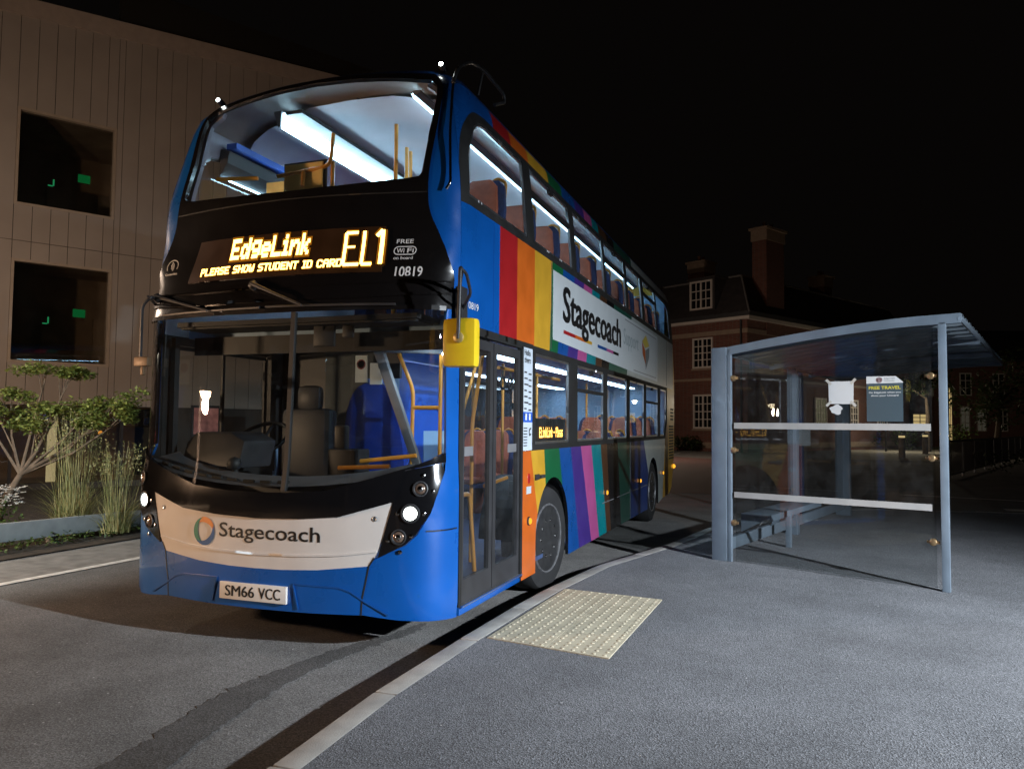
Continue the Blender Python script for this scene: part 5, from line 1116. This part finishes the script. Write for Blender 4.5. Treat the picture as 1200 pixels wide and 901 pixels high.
for a, z0_, z1_, wd, m in ((.5, 1.4, 4.1, 1.0, m_nightpane), (2.6, 1.5, 3.9, .9, m_nightpane), (7.0, 1.6, 3.2, .75, m_litB), (8.15, 1.75, 2.75, 1.3, m_litC), (6.95, 4.3, 6.1, .8, m_litA), (9.0, 4.2, 6.2, 1.0, m_litD), (11.2, .2, 5.0, .35, m_litC), (12.2, 1.3, 3.4, .8, m_litD), (13.6, 1.3, 3.2, .8, m_litD), (15.4, 1.3, 3.2, .8, m_nightpane), (12.2, 4.3, 6.2, 1, m_nightpane), (15, 4.3, 6.2, 1, m_nightpane), (18.5, 4.4, 5.6, .9, m_litC), (18, 1.3, 3.3, 1, m_nightpane), (21, 1.3, 3.3, 1, m_litB), (21, 4.3, 6.1, 1, m_nightpane)): wwin(a, z0_, z1_, wd, m)

# ------------------------------------------------------------------ railing, bollards, posts beyond the shelter
m_galv = mat('galvanised_steel', (.38, .39, .40), .5, metal=.5, var=.15)
fence = thing('metal_railing', (9.3, 25.8, 0), 'grey metal railing running along the dark road on the right', 'railing')
fa = Vector((7.6, 21.5, 0)); fb = Vector((16, 47, 0)); fd = (fb-fa).normalized(); Lf = (fb-fa).length
mb = MB(); mb.tube([fa+Vector((0, 0, 1.12)), fb+Vector((0, 0, 1.12))], .035, 8); mb.tube([fa+Vector((0, 0, .12)), fb+Vector((0, 0, .12))], .025, 6); mb.build('top_rail', m_galv, fence)
for i in range(11):
    p = fa+fd*(.3+2.6*i); mb = MB(); mb.tube([p, p+Vector((0, 0, 1.1))], .04, 8); mb.build('post', m_galv, fence)
mb = MB()
for i in range(int(Lf/.14)): p = fa+fd*(.14*i+.07); mb.box((p.x-.008, p.y-.008, .13), (p.x+.008, p.y+.008, 1.1))
mb.build('baluster', m_dkgrey, fence, smooth=0)
m_boll = mat('timber_bollard', (.22, .16, .10), .7, var=.3); 
def bollard(x, y, i, lab):
    t = thing('lit_bollard', (x, y, 0), lab, 'bollard', 'bollards along the pale path')
    mb = MB(); mb.lathe([(.16, 0), (.16, 1.0), (.13, 1.02)], Matrix.Translation((x, y, 0)), 16); mb.build('post', m_boll, t)
    mb = MB(); mb.lathe([(.15, 1.02), (.15, 1.12)], Matrix.Translation((x, y, 0)), 16); mb.build('lamp_band', emat('bollard_glow', (1, .75, .35), .8), t); mb = MB(); mb.lathe([(.17, 1.121), (.17, 1.18), (.1, 1.22)], Matrix.Translation((x, y, 0)), 16); mb.build('cap', m_dkgrey, t)
bollard(8.65, 40.2, 0, 'nearest bollard at the front edge of the pale path'); bollard(10.7, 47.0, 1, 'bollard at the middle of the path between two others'); bollard(12.2, 49.5, 2, 'farthest bollard, beside the bushes at the path end')

# ------------------------------------------------------------------ planting on the left
def leafmat(name, a, b, rough=.55, scale=2.2):
    m, n, l, p = nmat(name); g = n.new('ShaderNodeNewGeometry'); p.inputs['Roughness'].default_value = rough
    tc = n.new('ShaderNodeTexCoord'); nz = n.new('ShaderNodeTexNoise'); nz.inputs['Scale'].default_value = scale; nz.inputs['Detail'].default_value = 2; l.new(tc.outputs['Object'], nz.inputs['Vector'])
    ad = n.new('ShaderNodeMath'); ad.operation = 'MULTIPLY_ADD'; ad.inputs[1].default_value = .55; l.new(g.outputs['Random Per Island'], ad.inputs[0])
    ml = n.new('ShaderNodeMath'); ml.operation = 'MULTIPLY'; ml.inputs[1].default_value = .6; l.new(nz.outputs['Fac'], ml.inputs[0]); l.new(ml.outputs[0], ad.inputs[2])
    rp = n.new('ShaderNodeValToRGB'); rp.color_ramp.elements[0].position = .15; rp.color_ramp.elements[1].position = .85
    rp.color_ramp.elements[0].color = (*a, 1); rp.color_ramp.elements[1].color = (*b, 1); l.new(ad.outputs[0], rp.inputs[0]); l.new(rp.outputs[0], p.inputs['Base Color'])
    tr = n.new('ShaderNodeBsdfTranslucent'); l.new(rp.outputs[0], tr.inputs[0]); mx = n.new('ShaderNodeMixShader'); mx.inputs[0].default_value = .25
    o = [x for x in n if x.type == 'OUTPUT_MATERIAL'][0]; l.new(p.outputs[0], mx.inputs[1]); l.new(tr.outputs[0], mx.inputs[2]); l.new(mx.outputs[0], o.inputs[0]); return m
m_leaf = leafmat('shrub_leaf', (.045, .085, .014), (.25, .29, .07)); m_leafd = leafmat('dark_leaf', (.012, .026, .008), (.05, .075, .02), scale=.6); m_hedge = leafmat('hedge_leaf', (.02, .05, .01), (.09, .13, .03), scale=.8)
m_straw = leafmat('grass_straw', (.08, .13, .03), (.42, .38, .18)); m_bark = mat('bark', (.11, .08, .055), .9, var=.4, scale=12, bump=.6, bscale=40); m_petal = mat('white_petal', (.75, .75, .72), .6, var=.06)
rnd = random.Random(11)
def leaf(mb, p, size, flat=.5, mi=None, long=1.7):
    d = Vector((rnd.gauss(0, 1), rnd.gauss(0, 1), rnd.gauss(0, flat))).normalized(); up = Vector((rnd.gauss(0, .5), rnd.gauss(0, .5), 1)).normalized(); s_ = d.cross(up)
    if s_.length < .1: s_ = d.orthogonal()
    s_.normalize(); L_ = size*long*rnd.uniform(.7, 1.25); w_ = size*.5*rnd.uniform(.7, 1.2); n_ = s_.cross(d)
    mb.add([p, p+d*L_*.45+s_*w_-n_*w_*.15, p+d*L_-n_*L_*.12, p+d*L_*.45-s_*w_-n_*w_*.15], [(0, 1, 2, 3)], mi)
def clump(mb, c, rx, ry, rz, n, size, flat=.5, hollow=.55):
    c = Vector(c)
    for _ in range(n):
        while True:
            q = Vector((rnd.uniform(-1, 1), rnd.uniform(-1, 1), rnd.uniform(-1, 1)))
            if hollow*rnd.random() < q.length < 1: break
        leaf(mb, c+Vector((q.x*rx, q.y*ry, q.z*rz)), size, flat)
tb = Vector((-6.35, 2.95, .05)); tree = thing('ornamental_tree', tuple(tb), 'small open-branched green tree in layered tufts, in the bed behind the timber rail', 'tree')
tips = [(-5.66, 3.05, 2.16, .36, .09), (-5.45, 3.2, 2.10, .22, .07), (-5.15, 3.25, 1.66, .30, .12), (-4.85, 3.36, 1.74, .30, .15), (-4.70, 3.42, 1.60, .18, .12), (-6.15, 2.95, 1.80, .30, .10), (-6.30, 2.9, 1.58, .34, .10), (-5.55, 3.1, 1.62, .30, .10), (-5.05, 3.28, 1.48, .22, .09), (-5.75, 3.0, 1.45, .26, .09), (-6.6, 2.7, 1.95, .4, .12)]
mb = MB(); fork = tb+Vector((.35, .06, .75)); mb.tube([tb, tb+Vector((.12, .02, .4)), fork], [.055, .045, .035], 8)
for x, y, z, r_, h in tips:
    e = Vector((x, y, z-.05)); mid = fork.lerp(e, .5)+Vector((rnd.uniform(-.06, .06), rnd.uniform(-.06, .06), rnd.uniform(-.12, .06))); mb.tube([fork, mid, e], [.026, .016, .006], 6)
    for _ in range(5): q = e+Vector((rnd.uniform(-r_, r_)*.8, rnd.uniform(-r_, r_)*.6, rnd.uniform(-.02, h))); mb.tube([mid.lerp(e, .6), q], [.007, .003], 5)
mb.build('trunk', m_bark, tree, smooth=60)
mb = MB()
for x, y, z, r_, h in tips:
    for _ in range(7): clump(mb, (x+rnd.uniform(-r_, r_)*.75, y+rnd.uniform(-r_, r_)*.75, z+rnd.uniform(-h, h)*.7), r_*.45, r_*.45, h*.8, 92, .035, .35)
mb.build('crown', m_leaf, tree, smooth=0, recalc=False)
def grass_clump(base, n, h, spread, name, label, plume=True):
    g = thing(name, tuple(base), label, 'ornamental grass'); base = Vector(base)
    mb = MB()
    for _ in range(n):
        a = rnd.uniform(0, 2*math.pi); r_ = spread*.35*math.sqrt(rnd.random()); b = base+Vector((math.cos(a)*r_, math.sin(a)*r_, 0)); a2 = a+rnd.gauss(0, .6)
        tall = rnd.random() < .35; H = h*(rnd.uniform(.75, 1.05) if tall else rnd.uniform(.25, .6)); out = spread*(rnd.uniform(.1, .7) if tall else rnd.uniform(.4, 1.1)); d = Vector((math.cos(a2), math.sin(a2), 0)); sd = Vector((-d.y, d.x, 0)); w_ = .0035 if tall else .006
        prev = None
        for k in range(6):
            t = k/5; p = b+d*out*t**1.8+Vector((0, 0, H*(t-(.0 if tall else .28)*t**2.5))); ww = w_*(1-.75*t); cur = (p-sd*ww, p+sd*ww)
            if prev: mb.add([prev[0], prev[1], cur[1], cur[0]], [(0, 1, 2, 3)])
            prev = cur
        if tall and plume:
            for _k in range(7): leaf(mb, p-Vector((0, 0, rnd.uniform(0, .22)))+Vector((rnd.gauss(0, .012), rnd.gauss(0, .012), 0)), .018, 1.2)
    mb.build('blades', m_straw, g, smooth=0, recalc=False)
grass_clump((-5.38, 3.25, .05), 340, 1.55, .55, 'ornamental_grass', 'tall straw-coloured ornamental grass behind the timber rail beside the tree')
grass_clump((-4.95, 3.55, .05), 230, 1.15, .5, 'ornamental_grass', 'shorter clump of straw-coloured grass nearest the bus')
fl = thing('white_flowers', (-6.15, 2.75, .05), 'low plant covered with small white flowers at the left edge of the bed', 'plant')
mb = MB(); clump(mb, (-6.15, 2.75, .30), .42, .30, .26, 420, .035, .5, .1); mb.build('leaves', m_hedge, fl, smooth=0, recalc=False)
mb = MB()
for _ in range(170):
    a = rnd.uniform(0, 6.28); r_ = math.sqrt(rnd.random()); c = Vector((-6.15+.42*r_*math.cos(a), 2.75+.30*r_*math.sin(a), .42+.24*rnd.random()))
    for k in range(5): t = k*1.257+rnd.random(); d = Vector((math.cos(t), math.sin(t), .3)); s_ = Vector((-math.sin(t), math.cos(t), 0)); mb.add([c, c+d*.022+s_*.013, c+d*.038, c+d*.022-s_*.013], [(0, 1, 2, 3)])
mb.build('blossom', m_petal, fl, smooth=0, recalc=False)
mb = MB()
for _ in range(5200):
    y = rnd.uniform(-1.5, 9); x = -5.75+.9*rnd.random()+.07*y*.3; h = max(0, rnd.gauss(.05, .07)); leaf(mb, Vector((x, y, .06+abs(h)*(1 if x < -5.1 else .5))), .03, .5)
tag(mb.build('ground_cover', m_hedge, None, smooth=0, recalc=False), 'low green ground cover and leaf litter along the bed edge', 'ground cover', kind='stuff')
m_timber = mat('grey_painted_timber', (.30, .32, .33), .65, var=.15, scale=6, bump=.15, bscale=50)
rl = thing('timber_rail', (-5.2, 2.6, .05), 'low blue-grey timber knee rail along the planting bed', 'rail')
mb = MB(); mb.prism([(-5.235, -4, .245), (-5.165, -4, .245), (-5.165, -4, .455), (-5.235, -4, .455)], Vector((.25, 14, -.30))); mb.build('rail', m_timber, rl, smooth=30, bevel=.006)
for k in range(7):
    y = -3.2+2.0*k; x = -5.2+.25*(y+4)/14-.085; zt_ = .43-.30*(y+4)/14
    if zt_ > .12: mb = MB(); mb.box((x-.05, y-.05, -.05), (x+.05, y+.05, zt_)); mb.build('post', m_timber, rl, smooth=30, bevel=.005)
# ------------------------------------------------------------------ dark trees and bushes far right
def far_tree(base, crown, lab, n=34, size=.17, dens_=40):
    t = thing('tree', base, lab, 'tree', 'dark trees before the far wing'); b = Vector(base); c = Vector(crown[:3]); r_ = crown[3]
    mb = MB(); mb.tube([b, b.lerp(c, .5)+Vector((.1, 0, 0)), c], [.20, .15, .06], 8)
    cl = []
    for _ in range(n):
        q = Vector((rnd.gauss(0, .5), rnd.gauss(0, .5), rnd.gauss(0, .42)))
        if q.length > 1.05: q = q.normalized()*1.05
        cl.append(c+Vector((q.x*r_, q.y*r_, q.z*r_*.85)))
    for e in cl[::3]: mb.tube([b.lerp(c, .75), b.lerp(c, .9).lerp(e, .55), e], [.06, .035, .012], 5)
    mb.build('trunk', m_bark, t, smooth=60)
    mb = MB()
    for e in cl: clump(mb, e, r_*.27, r_*.27, r_*.2, dens_, size, .6, .3)
    mb.build('crown', m_leafd, t, smooth=0, recalc=False)
far_tree((14.2, 46.5, 0), (14.4, 46.8, 3.7, 2.6), 'broad dark tree behind the railing at the right edge', 40)
far_tree((11.6, 52.2, 0), (11.5, 52.2, 4.6, 1.9), 'slim dark tree half covering the lit windows of the far wing', 26)
far_tree((20.5, 49, 0), (20.5, 49, 4.6, 3.2), 'large dark tree at the far right beyond the railing', 40)
def bush(c, r_, h, lab, n=420, m=None, size=.13):
    b = thing('bush', (c[0], c[1], 0), lab, 'bush', 'bushes in front of the far wing'); mb = MB()
    for _ in range(9): clump(mb, (c[0]+rnd.uniform(-r_, r_)*.75, c[1]+rnd.uniform(-r_, r_)*.5, h*rnd.uniform(.3, .75)), r_*.4, r_*.35, h*.35, n//9, size, .6, .2)
    mb.build('leaves', m or m_hedge, b, smooth=0, recalc=False)
bush((5.9, 54.5), 1.5, 1.7, 'leftmost bush before the far wing, beside the brick house'); bush((8.0, 57), 1.6, 1.5, 'rounded bush under the poster, left of the bollards'); bush((11.0, 55.5), 1.6, 1.7, 'bush behind the bollards'); bush((13.1, 52), 1.1, 1.9, 'bush beside the lit doorway strip'); bush((10.6, 26.5), 1.4, .8, 'low dark bush outside the railing at the right edge', m=m_leafd, size=.09)
bush((-2.6, 43.2), .8, 1.0, 'low bush at the foot of the brick house wall', m=m_leafd); 

# ------------------------------------------------------------------ street lamps outside the frame, and added unseen fill lamps
def street_lamp(x, y, z, col, power, lab, bowl=.0, size=.05, aim=None, cone=84):
    t = thing('street_lamp', (x, y, 0), lab, 'street lamp'); mb = MB(); mb.tube([(x, y, 0), (x, y, z+.12)], [.07, .045], 12); mb.build('post', m_dkgrey, t)
    dx_, dy_ = 0, 0
    if bowl:
        mb = MB(); mb.lathe([(.001, -bowl*.55), (bowl*.55, -bowl*.45), (bowl*.88, -bowl*.2), (bowl, 0), (bowl, .02)], Matrix.Translation((x+.32, y, z)), 24); mb.build('lamp_bowl', emat('warm_bowl', col, 60), t)
        mb = MB(); mb.tube([(x, y, z+.10), (x+.32, y, z+.06)], .025, 8); mb.lathe([(bowl*1.05, .021), (bowl*.8, .07), (.05, .09)], Matrix.Translation((x+.32, y, z)), 24); mb.build('lamp_cap', m_dkgrey, t); lx, lz = x+.32, z-bowl*.55-.06
    else:
        d_ = (Vector(aim)-Vector((x, y, 0))) if aim else Vector((1, 0, 0)); d_.z = 0; d_.normalize(); hx, hy = x+d_.x*.7, y+d_.y*.7; dy_ = hy-y
        Hm = basis((hx, hy, z), (-d_.y, d_.x, 0), d_, (0, 0, 1)); mb = MB(); mb.box((-.12, -.3, .08), (.12, .3, .14), Hm); mb.build('lamp_head', m_dkgrey, t, bevel=.01)
        mb = MB(); mb.tube([(x, y, z+.10), (hx-d_.x*.25, hy-d_.y*.25, z+.12)], .035, 8); mb.build('lamp_arm', m_dkgrey, t)
        mb = MB(); mb.box((-.08, -.24, .066), (.08, .24, .077), Hm); mb.build('led_plate', emat('lamp_led', col, 12), t); lx, lz = hx, z
    ld = bpy.data.lights.new('lamp_light', 'SPOT' if aim else 'POINT'); ld.energy = power; ld.color = col; ld.shadow_soft_size = size; lo_ = bpy.data.objects.new('lamp_light', ld); C.objects.link(lo_); lo_.parent = t; lo_.location = (lx-x, dy_, lz)
    if aim: ld.spot_size = R(cone); ld.spot_blend = 1.0; lo_.rotation_euler = (Vector(aim)-Vector((lx, y+dy_, lz))).to_track_quat('-Z', 'Y').to_euler()
street_lamp(9.3, -2.1, 2.95, (.84, .92, 1.0), COOL_P, 'cool white street lamp on the pavement behind the camera', size=.07, aim=(4.9, .7, 0), cone=92)
street_lamp(-5.26, -3.1, 2.0, (1.0, .62, .37), WARM_P, 'warm bowl lantern beside the road left of the camera', bowl=.2, size=.12)
street_lamp(-1.6, -9.2, 4.6, (.80, .95, 1.0), WHITE_P, 'added white fill lamp out of view, lighting the planting bed', size=.08, aim=(-5.6, 2.7, .3), cone=33)  # invented lamp, added only to brighten the bed and rail
street_lamp(-4.2, 31, 4.6, (1.0, .78, .60), 850, 'added fill lamp hidden behind the bus, lighting the brick house', size=.15)  # invented lamp, kept out of sight to lift the brick front
street_lamp(9.0, 50.8, 3.2, (1.0, .86, .62), 420, 'added small fill lamp hidden behind the poster, lighting the path', size=.12)  # invented lamp, added to brighten the path beyond the shelter
street_lamp(-9.2, 0.8, 4.2, (1.0, .76, .58), 620, 'added warm fill lamp out of view, lighting the clad wall', size=.12)  # invented lamp, added as extra light on the boards
